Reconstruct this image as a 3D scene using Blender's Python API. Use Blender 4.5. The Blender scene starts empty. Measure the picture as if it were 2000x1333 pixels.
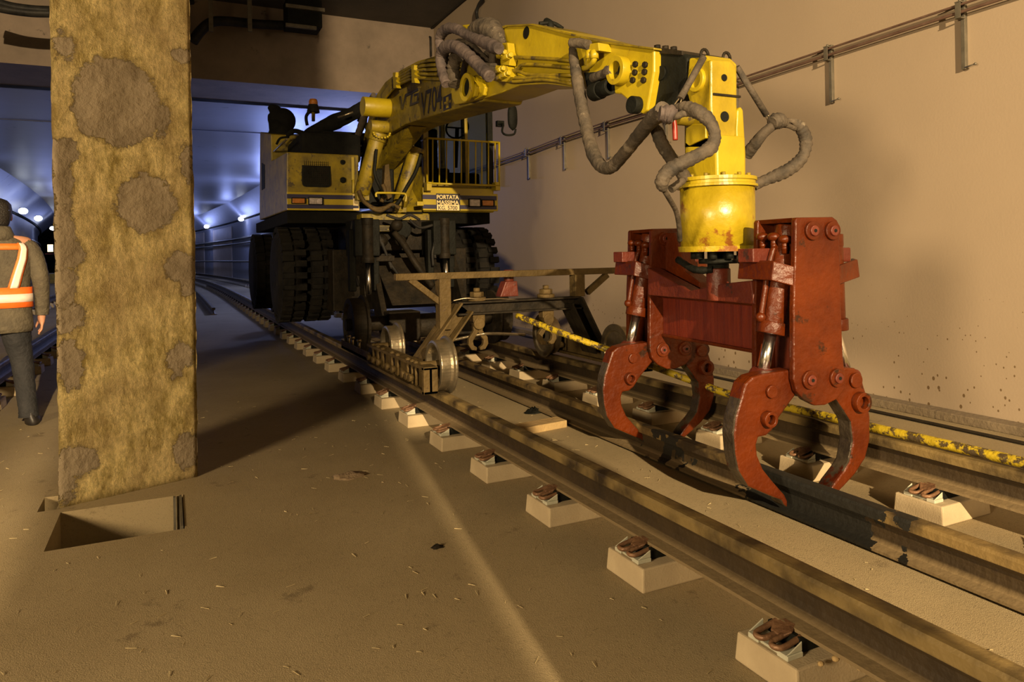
import bpy, bmesh, math, random
from mathutils import Vector, Matrix
random.seed(7)
D=bpy.data; SC=bpy.context.scene; COL=SC.collection
V=Vector
# ------------------------------------------------------------ camera (track runs along +Y, x to the right, metres)
F=1400.; HX=1000.; HY=496.; ROLL=0.0175; TH=math.atan(670/1400.); CH=1.22
FW=V((math.sin(TH),math.cos(TH),0)); RT=V((math.cos(TH),-math.sin(TH),0)); UP=V((0,0,1)); CAM=V((0,0,CH))
cr,sr=math.cos(ROLL),math.sin(ROLL)
cd=D.cameras.new('camera'); cam=D.objects.new('camera',cd); COL.objects.link(cam)
cd.sensor_width=36; cd.lens=36*F/2000; cd.shift_x=0; cd.shift_y=-(666.5-HY)/2000
cx_,cy_,cz_=RT*cr-UP*sr, RT*sr+UP*cr, -FW
cam.matrix_world=Matrix(((cx_.x,cy_.x,cz_.x,0),(cx_.y,cy_.y,cz_.y,0),(cx_.z,cy_.z,cz_.z,CH),(0,0,0,1)))
cd.clip_start=.05; cd.clip_end=300; SC.camera=cam
# ------------------------------------------------------------ world, lamps outside the frame, exposure
W=D.worlds.new('world'); SC.world=W; W.use_nodes=True
W.node_tree.nodes['Background'].inputs[0].default_value=(.010,.012,.02,1); W.node_tree.nodes['Background'].inputs[1].default_value=.25
SC.view_settings.view_transform='Standard'; SC.view_settings.look='None'; SC.view_settings.gamma=1; SC.view_settings.exposure=-.24
SC.view_settings.use_curve_mapping=False
def lamp(name,kind,loc,energy,color,size=.2,target=None,spot=None,blend=.5):
    l=D.lights.new(name,kind); l.energy=energy; l.color=color
    if kind=='AREA': l.size=size
    else: l.shadow_soft_size=size
    if spot: l.spot_size=spot; l.spot_blend=blend
    o=D.objects.new(name,l); COL.objects.link(o); o.location=loc
    if target is not None: o.rotation_euler=(V(target)-V(loc)).to_track_quat('-Z','Y').to_euler()
    return o
WARM=(1.0,.73,.42); BLUE=(.33,.42,1.0)
lamp('work_lamp_behind','SPOT',(-.44,-7.6,4.1),16500,WARM,.06,target=(2.9,6.5,1.8),spot=math.radians(80),blend=.35)
lamp('work_lamp_side','SPOT',(-4.6,-.5,2.0),2700,WARM,.6,target=(1.5,3.2,.5),spot=math.radians(92),blend=.6)
lamp('fill_lamp','POINT',(1.6,-4.5,4.6),25,WARM,.8)  # added weak fill lamp to brighten the column face
# ------------------------------------------------------------ pixel ray helpers used while measuring the place
def ray(x,y):
    u=x-HX; v=HY-y
    a=u*cr+v*sr; b=-u*sr+v*cr
    return FW*F+RT*a+UP*b
def P(x,y,X=None,Y=None,Z=None,dx=0,dy=0,dz=0):
    d=ray(x,y)
    if Z is not None: t=(Z-CH)/d.z
    elif X is not None: t=X/d.x
    else: t=Y/d.y
    return CAM+d*t+V((dx,dy,dz))
def PL(x,y,a,b):
    d=ray(x,y); n=V((b[1]-a[1],-(b[0]-a[0]),0)); t=((V((a[0],a[1],0))-CAM).dot(n))/d.dot(n)
    return CAM+d*t
# ------------------------------------------------------------ materials
def mat(name,c1,c2=None,scale=4,rough=.6,metal=0,bump=.15,bscale=40,c3=None,s3=14,t3=.62,detail=8,coat=0,contrast=.18,spec=.5,dist=0.02):
    m=D.materials.new(name); m.use_nodes=True; nt=m.node_tree; N=nt.nodes; L=nt.links
    b=N['Principled BSDF']; b.inputs['Roughness'].default_value=rough; b.inputs['Metallic'].default_value=metal
    b.inputs['Specular IOR Level'].default_value=spec
    if coat: b.inputs['Coat Weight'].default_value=coat; b.inputs['Coat Roughness'].default_value=.25
    tc=N.new('ShaderNodeTexCoord'); co=tc.outputs['Object']
    col=None
    def rgb(c): return (c[0],c[1],c[2],1)
    if c2 is None: b.inputs['Base Color'].default_value=rgb(c1)
    else:
        n=N.new('ShaderNodeTexNoise'); n.inputs['Scale'].default_value=scale; n.inputs['Detail'].default_value=detail; n.inputs['Roughness'].default_value=.62
        L.new(co,n.inputs['Vector'])
        r=N.new('ShaderNodeValToRGB'); r.color_ramp.elements[0].position=.5-contrast; r.color_ramp.elements[1].position=.5+contrast
        r.color_ramp.elements[0].color=rgb(c1); r.color_ramp.elements[1].color=rgb(c2)
        L.new(n.outputs['Fac'],r.inputs[0]); col=r.outputs[0]
        if c3 is not None:
            n3=N.new('ShaderNodeTexNoise'); n3.inputs['Scale'].default_value=s3; n3.inputs['Detail'].default_value=10; n3.inputs['Roughness'].default_value=.7
            L.new(co,n3.inputs['Vector'])
            r3=N.new('ShaderNodeValToRGB'); r3.color_ramp.elements[0].position=t3; r3.color_ramp.elements[1].position=t3+.05
            L.new(n3.outputs['Fac'],r3.inputs[0])
            mx=N.new('ShaderNodeMix'); mx.data_type='RGBA'; L.new(r3.outputs[0],mx.inputs[0]); L.new(col,mx.inputs[6]); mx.inputs[7].default_value=rgb(c3)
            col=mx.outputs[2]
        L.new(col,b.inputs['Base Color'])
    if bump:
        nb=N.new('ShaderNodeTexNoise'); nb.inputs['Scale'].default_value=bscale; nb.inputs['Detail'].default_value=6; L.new(co,nb.inputs['Vector'])
        bp=N.new('ShaderNodeBump'); bp.inputs['Strength'].default_value=bump; bp.inputs['Distance'].default_value=dist
        L.new(nb.outputs['Fac'],bp.inputs['Height']); L.new(bp.outputs[0],b.inputs['Normal'])
    m['k']=1
    return m
def emis(name,c,s):
    m=D.materials.new(name); m.use_nodes=True; b=m.node_tree.nodes['Principled BSDF']
    b.inputs['Base Color'].default_value=(c[0],c[1],c[2],1); b.inputs['Emission Color'].default_value=(c[0],c[1],c[2],1); b.inputs['Emission Strength'].default_value=s
    return m
M={}
M['yellow']=mat('yellow_paint',(.30,.225,.004),(.41,.315,.008),3,.42,0,.12,25,(.16,.085,.02),9,.64,coat=.2)
M['yellow_dirty']=mat('yellow_paint_dirty',(.10,.075,.008),(.29,.215,.006),5,.5,0,.2,25,(.06,.045,.02),11,.56)
M['yellow_rust']=mat('yellow_paint_rust_spots',(.25,.185,.005),(.39,.295,.012),5,.36,0,.3,18,(.20,.075,.012),5,.57,coat=.25)
M['red']=mat('red_oxide_paint',(.048,.0072,.0008),(.095,.0165,.0014),4,.38,0,.35,30,(.022,.008,.003),7,.60,coat=0,spec=.28)
M['red_dull']=mat('red_paint_dull',(.06,.008,.003),(.11,.018,.006),6,.5,0,.3,35,(.03,.012,.008),9,.6)
M['black']=mat('greasy_black_steel',(.004,.0045,.0035),(.010,.011,.008),8,.65,0,.3,40,spec=.15)
M['dark']=mat('dark_dirty_steel',(.008,.007,.005),(.026,.020,.012),9,.6,.1,.3,30,(.012,.011,.009),10,.58,spec=.15)
M['rubber']=mat('tyre_rubber',(.006,.006,.006),(.018,.016,.012),5,.85,0,.4,25,(.05,.038,.022),8,.64,spec=.15)
M['chrome']=mat('polished_rod',(.85,.85,.82),None,rough=.22,metal=1,bump=0)
M['steel']=mat('worn_steel',(.20,.17,.11),(.36,.30,.20),12,.32,.85,.1,40)
M['mud']=mat('dusty_brown_steel',(.050,.034,.012),(.105,.072,.028),7,.62,.15,.35,35,(.05,.034,.018),12,.6,spec=.15)
M['hose']=mat('dusty_hose_sleeve',(.022,.018,.013),(.095,.074,.050),9,.8,0,.6,28,(.17,.14,.10),6,.60)
M['wornsteel']=mat('worn_claw_edge',(.035,.026,.018),(.12,.095,.065),9,.35,.6,.3,40,(.09,.015,.004),5,.58)
M['soot']=mat('sooty_black',(.004,.004,.0035),(.009,.009,.007),8,.9,0,.3,30,spec=.15)
M['hose_dark']=mat('dark_hose_sleeve',(.022,.020,.016),(.09,.072,.052),9,.75,0,.6,28,spec=.15)
M['purple']=mat('torn_sleeve_cloth',(.028,.022,.022),(.105,.08,.07),7,.75,0,.7,22)
M['glass']=None
M['cream']=mat('cream_paint',(.75,.60,.28),(.80,.66,.34),10,.5,bump=0)
M['ink']=mat('black_lettering',(.015,.014,.022),None,rough=.5,bump=0)
M['navy']=mat('dark_blue_stripe',(.014,.013,.045),(.02,.018,.06),6,.5,bump=0)
M['lens']=mat('headlamp_glass',(.28,.25,.24),(.55,.50,.48),30,.15,.4,.5,60)
M['amber']=mat('amber_lens',(.30,.10,.015),(.42,.16,.02),20,.2,0,.3,60)
M['white']=mat('white_plastic',(.36,.36,.27),(.46,.45,.35),10,.5,bump=.05)
M['clip']=mat('rusty_clip_steel',(.12,.06,.03),(.22,.12,.06),30,.5,.3,.3,60)
M['wood']=mat('dusty_timber',(.30,.20,.085),(.42,.30,.13),6,.8,0,.4,30)
M['cable']=mat('black_cable',(.012,.012,.012),(.03,.028,.024),8,.5,bump=.1,spec=.15)
M['pipe']=mat('brown_conduit',(.10,.055,.038),(.16,.10,.07),8,.55,.2,.1)
M['galv']=mat('grey_bracket_steel',(.10,.09,.065),(.18,.16,.12),12,.5,.4,.1)
M['straw']=mat('pale_straw',(.42,.34,.18),None,rough=.8,bump=0)
# ------------------------------------------------------------ mesh builder
class MB:
    def __init__(s): s.bm=bmesh.new()
    def face(s,vs,sm=False):
        try: f=s.bm.faces.new(vs); f.smooth=sm; return f
        except ValueError: return None
    def box(s,lo,hi,rot=None,at=None):
        lo=V(lo);hi=V(hi); c=[V((x,y,z)) for z in (lo.z,hi.z) for y in (lo.y,hi.y) for x in (lo.x,hi.x)]
        if rot is not None: c=[rot@p for p in c]
        if at is not None: c=[p+V(at) for p in c]
        v=[s.bm.verts.new(p) for p in c]
        for q in ((0,2,3,1),(4,5,7,6),(0,1,5,4),(2,6,7,3),(1,3,7,5),(0,4,6,2)): s.face([v[i] for i in q])
        return s
    def prism(s,pts,ext):
        ext=V(ext); a=[s.bm.verts.new(V(p)) for p in pts]; b=[s.bm.verts.new(V(p)+ext) for p in pts]; n=len(a)
        s.face(a[::-1]); s.face(b)
        for i in range(n): s.face([a[i],a[(i+1)%n],b[(i+1)%n],b[i]])
        return s
    def cyl(s,p0,p1,r0,r1=None,n=20,caps=True,hole=0):
        if r1 is None: r1=r0
        p0=V(p0);p1=V(p1); d=(p1-p0).normalized(); u=d.orthogonal().normalized(); w=d.cross(u)
        def ring(p,r): return [s.bm.verts.new(p+(u*math.cos(2*math.pi*i/n)+w*math.sin(2*math.pi*i/n))*r) for i in range(n)]
        A=ring(p0,r0);B=ring(p1,r1)
        for i in range(n): s.face([A[i],A[(i+1)%n],B[(i+1)%n],B[i]],True)
        if hole:
            C=ring(p0,hole);E=ring(p1,hole)
            for i in range(n):
                j=(i+1)%n
                s.face([C[j],C[i],E[i],E[j]],True); s.face([A[j],A[i],C[i],C[j]]); s.face([B[i],B[j],E[j],E[i]])
        elif caps: s.face(A[::-1]); s.face(B)
        return s
    def lathe(s,prof,o,ax,n=28):
        o=V(o);d=V(ax).normalized(); u=d.orthogonal().normalized(); w=d.cross(u); R=[]
        for (h,r) in prof: R.append([s.bm.verts.new(o+d*h+(u*math.cos(2*math.pi*i/n)+w*math.sin(2*math.pi*i/n))*max(r,.0005)) for i in range(n)])
        for a,b in zip(R,R[1:]):
            for i in range(n): s.face([a[i],a[(i+1)%n],b[(i+1)%n],b[i]],False)
        s.face(R[0][::-1]); s.face(R[-1])
        return s
    def tube(s,pts,r,n=12,sub=6,smooth=True,wob=0,rr=None):
        pts=[V(p) for p in pts]; rad=[r]*len(pts) if rr is None else rr
        if smooth and len(pts)>2:
            q=[];qr=[]
            for i in range(len(pts)-1):
                p0=pts[max(i-1,0)];p1=pts[i];p2=pts[i+1];p3=pts[min(i+2,len(pts)-1)]
                for k in range(sub):
                    t=k/sub; q.append(.5*((2*p1)+(p2-p0)*t+(2*p0-5*p1+4*p2-p3)*t*t+(3*p1-p0-3*p2+p3)*t**3)); qr.append(rad[i]*(1-t)+rad[i+1]*t)
            q.append(pts[-1]);qr.append(rad[-1]); pts,rad=q,qr
        prev=None;R=[]; u=None
        for i,p in enumerate(pts):
            d=(pts[min(i+1,len(pts)-1)]-pts[max(i-1,0)])
            if d.length<1e-7: d=V((0,0,1))
            d.normalize()
            if u is None: u=d.orthogonal().normalized()
            else:
                u=u-d*u.dot(d); u.normalize()
            w=d.cross(u); ri=rad[i]*(1+wob*(math.sin(i*2.1)*.5+random.uniform(-.5,.5)))
            R.append([s.bm.verts.new(p+(u*math.cos(2*math.pi*k/n)+w*math.sin(2*math.pi*k/n))*ri*(1+wob*random.uniform(-.4,.4))) for k in range(n)])
        for a,b in zip(R,R[1:]):
            for k in range(n): s.face([a[k],a[(k+1)%n],b[(k+1)%n],b[k]],True)
        s.face(R[0][::-1]);s.face(R[-1])
        return s
    def ball(s,c,r,sc=(1,1,1),n=14):
        m=Matrix.Translation(V(c))@Matrix.Diagonal((r*sc[0],r*sc[1],r*sc[2],1))
        g=bmesh.ops.create_uvsphere(s.bm,u_segments=n,v_segments=max(6,n//2+2),radius=1,matrix=m)
        for v in g['verts']:
            for f in v.link_faces: f.smooth=True
        return s
    def loft(s,secs,n=20,cap=True):
        """secs: (center, rx, ry[, yaw][, power]) horizontal ellipses"""
        R=[]
        for q in secs:
            c=V(q[0]);rx,ry=q[1],q[2];yw=q[3] if len(q)>3 else 0; pw=q[4] if len(q)>4 else 1
            ring=[]
            for k in range(n):
                a=2*math.pi*k/n; ca,sa=math.cos(a),math.sin(a)
                x=rx*math.copysign(abs(ca)**pw,ca); y=ry*math.copysign(abs(sa)**pw,sa)
                ring.append(s.bm.verts.new(c+V((x*math.cos(yw)-y*math.sin(yw),x*math.sin(yw)+y*math.cos(yw),0))))
            R.append(ring)
        for a,b in zip(R,R[1:]):
            for k in range(n): s.face([a[k],a[(k+1)%n],b[(k+1)%n],b[k]],True)
        if cap: s.face(R[0][::-1]);s.face(R[-1])
        return s
    def build(s,name,m,parent=None,bevel=0,seg=2,label=None):
        bmesh.ops.recalc_face_normals(s.bm,faces=s.bm.faces)
        me=D.meshes.new(name); 
        if parent is not None: org=V(parent.get('org',(0,0,0)))
        else:
            vs=[v.co for v in s.bm.verts]
            org=V(((min(v.x for v in vs)+max(v.x for v in vs))/2,(min(v.y for v in vs)+max(v.y for v in vs))/2,min(v.z for v in vs)))
        for v in s.bm.verts: v.co-=org
        s.bm.to_mesh(me); s.bm.free()
        if isinstance(m,(list,tuple)):
            for q in m: me.materials.append(q)
        elif m: me.materials.append(m)
        o=D.objects.new(name,me); COL.objects.link(o)
        if parent is not None: o.parent=parent
        else: o.location=org
        o['org']=tuple(org)
        if bevel:
            b=o.modifiers.new('bevel','BEVEL'); b.width=bevel; b.segments=seg; b.limit_method='ANGLE'; b.angle_limit=math.radians(40)
        if label: o['label']=label
        return o
def empty(name,loc,label,cat,group=None):
    o=D.objects.new(name,None); COL.objects.link(o); o.location=loc; o.empty_display_size=.1; o['org']=tuple(loc)
    return tag(o,label,cat,group)
def tag(o,label,cat,group=None):
    o['label']=label; o['category']=cat
    if group: o['group']=group
    return o
def struct(o): o['kind']='structure'; return o
def copy_thing(o,delta,label=None,group=None):
    c=o.copy(); COL.objects.link(c); c.location=o.location+V(delta)
    if label: c['label']=label
    if group: c['group']=group
    for ch in [k for k in D.objects if k.parent==o]:
        d=ch.copy(); COL.objects.link(d); d.parent=c
        for g in [k for k in D.objects if k.parent==ch]:
            e=g.copy(); COL.objects.link(e); e.parent=d
    return c
def bend(Y,Y0=22.,R=328.):
    return -((Y-Y0)**2)/(2*R) if Y>Y0 else 0.
# ============================================================ SETTING
def floor_mat():
    m=mat('dusty_concrete_floor',(.25,.195,.105),(.335,.27,.155),1.3,.9,0,.6,260,(.19,.145,.08),3.5,.62,contrast=.25,dist=.004,spec=.25)
    nt=m.node_tree;N=nt.nodes;L=nt.links;b=N['Principled BSDF']
    # fine grit: small light and dark specks
    tc=[n for n in N if n.type=='TEX_COORD'][0]
    n=N.new('ShaderNodeTexNoise');n.inputs['Scale'].default_value=75;n.inputs['Detail'].default_value=4;n.inputs['Roughness'].default_value=.8;L.new(tc.outputs['Object'],n.inputs['Vector'])
    r=N.new('ShaderNodeValToRGB');r.color_ramp.elements[0].position=.30;r.color_ramp.elements[0].color=(.55,.55,.55,1);r.color_ramp.elements[1].position=.46;r.color_ramp.elements[1].color=(1,1,1,1)
    e=r.color_ramp.elements.new(.68);e.color=(1,1,1,1);e=r.color_ramp.elements.new(.76);e.color=(1.5,1.5,1.5,1)
    L.new(n.outputs['Fac'],r.inputs[0]); mx=N.new('ShaderNodeMix');mx.data_type='RGBA';mx.blend_type='MULTIPLY';mx.inputs[0].default_value=.8
    src=b.inputs['Base Color'].links[0].from_socket; L.new(src,mx.inputs[6]);L.new(r.outputs[0],mx.inputs[7]);L.new(mx.outputs[2],b.inputs['Base Color'])
    return m
MFLOOR=floor_mat()
M['block']=mat('concrete_block',(.34,.27,.165),(.43,.35,.22),5,.85,0,.12,120,(.22,.16,.09),8,.62,spec=.3)
holes=[(-.495,.045,3.58,4.10,.34),(-.60,-.52,4.16,4.40,.16),(-.47,.04,6.98,7.42,.3),(-.47,.04,9.9,10.3,.3)]
def build_floor():
    mb=MB(); xs=sorted(set([-7,-3,-1,1,2,4,5.05]+[h[0] for h in holes]+[h[1] for h in holes])); ys=sorted(set([-13,-4,0,2,8,12,17,22]+[h[2] for h in holes]+[h[3] for h in holes]+[24+2*i for i in range(70)]))
    vv={}
    def vt(x,y,z=0):
        k=(x,y,z)
        if k not in vv: vv[k]=mb.bm.verts.new((x+bend(y),y,z))
        return vv[k]
    for i in range(len(xs)-1):
        for j in range(len(ys)-1):
            cx,cy=(xs[i]+xs[i+1])/2,(ys[j]+ys[j+1])/2
            h=[h for h in holes if h[0]<cx<h[1] and h[2]<cy<h[3]]
            a=[(xs[i],ys[j]),(xs[i+1],ys[j]),(xs[i+1],ys[j+1]),(xs[i],ys[j+1])]
            if not h: mb.face([vt(*p) for p in a])
            else:
                dz=-h[0][4]; mb.face([vt(p[0],p[1],dz) for p in a])
                hx0,hx1,hy0,hy1,_=h[0]
                for k in range(4):
                    p,q=a[k],a[(k+1)%4]
                    onb=(p[0]==q[0] and p[0] in (hx0,hx1)) or (p[1]==q[1] and p[1] in (hy0,hy1))
                    if onb: mb.face([vt(*p),vt(*q),vt(q[0],q[1],dz),vt(p[0],p[1],dz)])
    bmesh.ops.recalc_face_normals(mb.bm,faces=mb.bm.faces)
    # thickness below so that it reads as a slab
    o=mb.build('floor',MFLOOR); struct(o)
build_floor()
def wall_mat():
    m=mat('painted_concrete_wall',(.305,.240,.165),(.345,.272,.188),.9,.75,0,.06,60,contrast=.3,spec=.3)
    nt=m.node_tree;N=nt.nodes;L=nt.links;b=N['Principled BSDF']; tc=[n for n in N if n.type=='TEX_COORD'][0]
    # mud spatter that thins out with height above the floor
    vo=N.new('ShaderNodeTexVoronoi');vo.inputs['Scale'].default_value=22;vo.inputs['Randomness'].default_value=1
    mp=N.new('ShaderNodeMapping');mp.inputs['Scale'].default_value=(1,1.3,.9);L.new(tc.outputs['Object'],mp.inputs['Vector']);L.new(mp.outputs[0],vo.inputs['Vector'])
    wn=N.new('ShaderNodeTexNoise');wn.inputs['Scale'].default_value=2.2;wn.inputs['Detail'].default_value=4;L.new(tc.outputs['Object'],wn.inputs['Vector'])
    sx=N.new('ShaderNodeSeparateXYZ');L.new(tc.outputs['Object'],sx.inputs[0])
    mr=N.new('ShaderNodeMapRange');mr.inputs[1].default_value=0;mr.inputs[2].default_value=1.1;mr.inputs[3].default_value=.62;mr.inputs[4].default_value=0;L.new(sx.outputs['Z'],mr.inputs[0])
    mm=N.new('ShaderNodeMath');mm.operation='MULTIPLY';L.new(mr.outputs[0],mm.inputs[0]);L.new(wn.outputs['Fac'],mm.inputs[1])
    sep=N.new('ShaderNodeSeparateXYZ');L.new(vo.outputs['Color'],sep.inputs[0])
    m2=N.new('ShaderNodeMath');m2.operation='MULTIPLY';L.new(mm.outputs[0],m2.inputs[0]);m9=N.new('ShaderNodeMath');m9.operation='POWER';L.new(sep.outputs['X'],m9.inputs[0]);m9.inputs[1].default_value=3.0;L.new(m9.outputs[0],m2.inputs[1])
    lt=N.new('ShaderNodeMath');lt.operation='LESS_THAN';L.new(vo.outputs['Distance'],lt.inputs[0]);L.new(m2.outputs[0],lt.inputs[1])
    mx=N.new('ShaderNodeMix');mx.data_type='RGBA';L.new(lt.outputs[0],mx.inputs[0]);src=b.inputs['Base Color'].links[0].from_socket
    L.new(src,mx.inputs[6]);mx.inputs[7].default_value=(.13,.085,.04,1);L.new(mx.outputs[2],b.inputs['Base Color'])
    return m
MWALL=wall_mat()
MTUN=mat('damp_tunnel_lining',(.26,.27,.30),(.36,.37,.41),.35,.42,0,.06,6,(.12,.13,.15),1.6,.62,contrast=.3,dist=.05)
MDARKC=mat('low_bounce_concrete',(.028,.024,.019),(.07,.058,.044),1.4,.8,0,.2,30,(.06,.05,.04),2.5,.6,contrast=.25)  # kept very dark to cut bounce light in the hall
def strip(name,prof,ys,m,flip=False):
    """profile [(x,z)] swept along the curving track"""
    mb=MB();R=[[mb.bm.verts.new((x+bend(y),y,z)) for x,z in prof] for y in ys]
    for a,b in zip(R,R[1:]):
        for i in range(len(prof)-1): mb.face([a[i],a[i+1],b[i+1],b[i]],True)
    o=mb.build(name,m); return struct(o)
YN=[-13,-5,0,3,6,9,12,14]; YF=[14,18,22]+[24+2*i for i in range(70)]
strip('wall_right',[(5.0,-.02),(5.0,5.9)],YN,MWALL)
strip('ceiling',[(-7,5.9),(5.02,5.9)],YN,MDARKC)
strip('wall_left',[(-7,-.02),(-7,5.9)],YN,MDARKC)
strip('wall_far_right',[(5.0,-.02),(5.0,3.4),(3.9,4.48)],YF,MTUN)
strip('wall_far_left',[(-6.2,-.02),(-6.2,3.4),(-5.1,4.48)],YF,MTUN)
struct(MB().box((-7,14,4.46),(5.02,15.7,5.92)).build('trim_1',mat('bare_concrete_beam',(.14,.11,.08),(.27,.21,.155),1.2,.8,0,.2,30,(.08,.065,.05),2.5,.62,contrast=.25)))
strip('trim_2',[(-6.2,4.40),(5.0,4.40),],[15.7,17.4],MTUN)
mbc=MB(); R=[[mbc.bm.verts.new((x+bend(y),y,4.48)) for x in (-5.15,-2,1,3.95)] for y in YF]
for a,b in zip(R,R[1:]):
    for i in range(3): mbc.face([a[i],a[i+1],b[i+1],b[i]])
struct(mbc.build('ceiling',MTUN))
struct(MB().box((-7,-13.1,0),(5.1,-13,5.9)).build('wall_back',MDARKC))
# end caps of the tunnel lining beside the lintel
struct(MB().prism([(5.01,14,3.4),(3.88,14,4.5),(5.01,14,4.5)],(0,.3,0)).build('trim_3',MDARKC))
struct(MB().prism([(-6.21,14,3.4),(-5.08,14,4.5),(-6.21,14,4.5)],(0,.3,0)).build('trim_4',MDARKC))
struct(MB().box((-7.2,14,-.02),(-6.2,14.5,4.5)).build('trim_5',MDARKC))
# curb and cable channel at the foot of the right wall
MB_=MB(); MB_.box((4.86,-13,0),(5.0,14,.06)); struct(MB_.build('baseboard_right',mat('dirty_curb',(.13,.10,.06),(.20,.155,.095),4,.9,0,.4,30),bevel=.006))
tag(MB().box((4.66,-3,.004),(4.72,13.9,.012)).build('channel_joint',M['dark']),'dark slot of the cable channel running along the foot of the right wall','drain')
# ---------------- rails
RP=[(-.07,0),(.07,0),(.07,.011),(.03,.020),(.012,.034),(.008,.06),(.008,.09),(.012,.105),(.036,.115),(.036,.145),(.030,.157),(.018,.159)]
RP=RP+[(-x,z) for x,z in RP[::-1][:-2]]
def rail(name,x0,z0,ys,m,label,group=None,xf=None,zf=None,cat='rail'):
    mb=MB();R=[]
    for y in ys:
        xx=x0+bend(y)+(xf(y) if xf else 0); zz=z0+(zf(y) if zf else 0)
        R.append([mb.bm.verts.new((xx+px,y,zz+pz)) for px,pz in RP])
    n=len(RP)
    for a,b in zip(R,R[1:]):
        for i in range(n): mb.face([a[i],a[(i+1)%n],b[(i+1)%n],b[i]])
    mb.face(R[0][::-1]);mb.face(R[-1])
    o=mb.build(name,m,bevel=0)
    return tag(o,label,cat,group)
def rail_mat(name,head,black_runs=None):
    """rust brown; shade painted into web, lit tone into dusty foot and worn head"""
    m=mat(name,(.018,.011,.004),(.045,.028,.009),3,.62,.15,.25,30,(.03,.018,.008),7,.60)  # web tone holds the shade below the head
    nt=m.node_tree;N=nt.nodes;L=nt.links;b=N['Principled BSDF']; tc=[n for n in N if n.type=='TEX_COORD'][0]
    sx=N.new('ShaderNodeSeparateXYZ');L.new(tc.outputs['Object'],sx.inputs[0])
    def mix(fac,c):
        mx=N.new('ShaderNodeMix');mx.data_type='RGBA';L.new(fac,mx.inputs[0]);src=b.inputs['Base Color'].links[0].from_socket
        L.new(src,mx.inputs[6]);mx.inputs[7].default_value=(*c,1);L.new(mx.outputs[2],b.inputs['Base Color'])
    r=N.new('ShaderNodeMapRange');r.inputs[1].default_value=.040;r.inputs[2].default_value=.022;L.new(sx.outputs['Z'],r.inputs[0]);mix(r.outputs[0],(.185,.135,.068))
    r=N.new('ShaderNodeMapRange');r.inputs[1].default_value=.110;r.inputs[2].default_value=.118;L.new(sx.outputs['Z'],r.inputs[0])
    nz=N.new('ShaderNodeTexNoise');nz.inputs['Scale'].default_value=6;nz.inputs['Detail'].default_value=6;L.new(tc.outputs['Object'],nz.inputs['Vector'])
    rr=N.new('ShaderNodeMapRange');rr.inputs[1].default_value=.35;rr.inputs[2].default_value=.6;L.new(nz.outputs['Fac'],rr.inputs[0])
    mm=N.new('ShaderNodeMath');mm.operation='MULTIPLY';L.new(r.outputs[0],mm.inputs[0]);L.new(rr.outputs[0],mm.inputs[1]);mix(mm.outputs[0],head)
    if black_runs:
        # black over given stretches of the rail (object space, ragged ends)
        n2=N.new('ShaderNodeTexNoise');n2.inputs['Scale'].default_value=9;n2.inputs['Detail'].default_value=8;L.new(tc.outputs['Object'],n2.inputs['Vector'])
        a=N.new('ShaderNodeMath');a.operation='MULTIPLY_ADD';a.inputs[1].default_value=.9;L.new(n2.outputs['Fac'],a.inputs[0]);L.new(sx.outputs['Y'],a.inputs[2])
        for g0,g1 in black_runs:
          c1=N.new('ShaderNodeMath');c1.operation='GREATER_THAN';L.new(a.outputs[0],c1.inputs[0]);c1.inputs[1].default_value=g0+.45
          c2=N.new('ShaderNodeMath');c2.operation='LESS_THAN';L.new(a.outputs[0],c2.inputs[0]);c2.inputs[1].default_value=g1+.45
          c3=N.new('ShaderNodeMath');c3.operation='MULTIPLY';L.new(c1.outputs[0],c3.inputs[0]);L.new(c2.outputs[0],c3.inputs[1]);mix(c3.outputs[0],(.007,.007,.005))
    return m
MR1=rail_mat('rusty_rail_steel',(.19,.135,.048))
YR=[-3,0,2,4,6,8,10,12,15,18,22]+[24+2*i for i in range(60)]
RZ=.129
rail('running_rail',1.66,RZ,YR,MR1,'rusty running rail nearest the camera, clipped to the left row of concrete blocks','running rails')
rail('running_rail',3.17,RZ,YR,MR1,'running rail nearer the wall, the worn yellow bar lying on it','running rails')
YR2=[-2,0,1.4,1.8,2.6,3,3.9,4.3,5,5.6,6.6,8,10,12]
ymid2=5.0
MR2=rail_mat('loose_rail_steel',(.17,.115,.038),[(1.95-ymid2,2.75-ymid2),(3.22-ymid2,3.42-ymid2)])
def r2x(y): return {True:0.0}.get(y<3.2,0)+ (0 if y<3.2 else .017*(y-3.2))
rail('loose_rail',2.575,.012,YR2,MR2,'long loose rail lying between the running rails, gripped by the red grapple',None,xf=r2x,zf=lambda y:.0)
rail('left_track_rail',-1.45,.13,YR,MR1,'rail of the left track passing close behind the walking person','left track rails')
rail('left_track_rail',-2.96,.13,YR,MR1,'far rail of the left track beyond the walking person','left track rails')
o=rail('stored_rail',.86,.0,[16.9,18,20,24,28,32,36],MR1,'short length of spare rail lying on the floor beside the track past the pillar')
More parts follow.
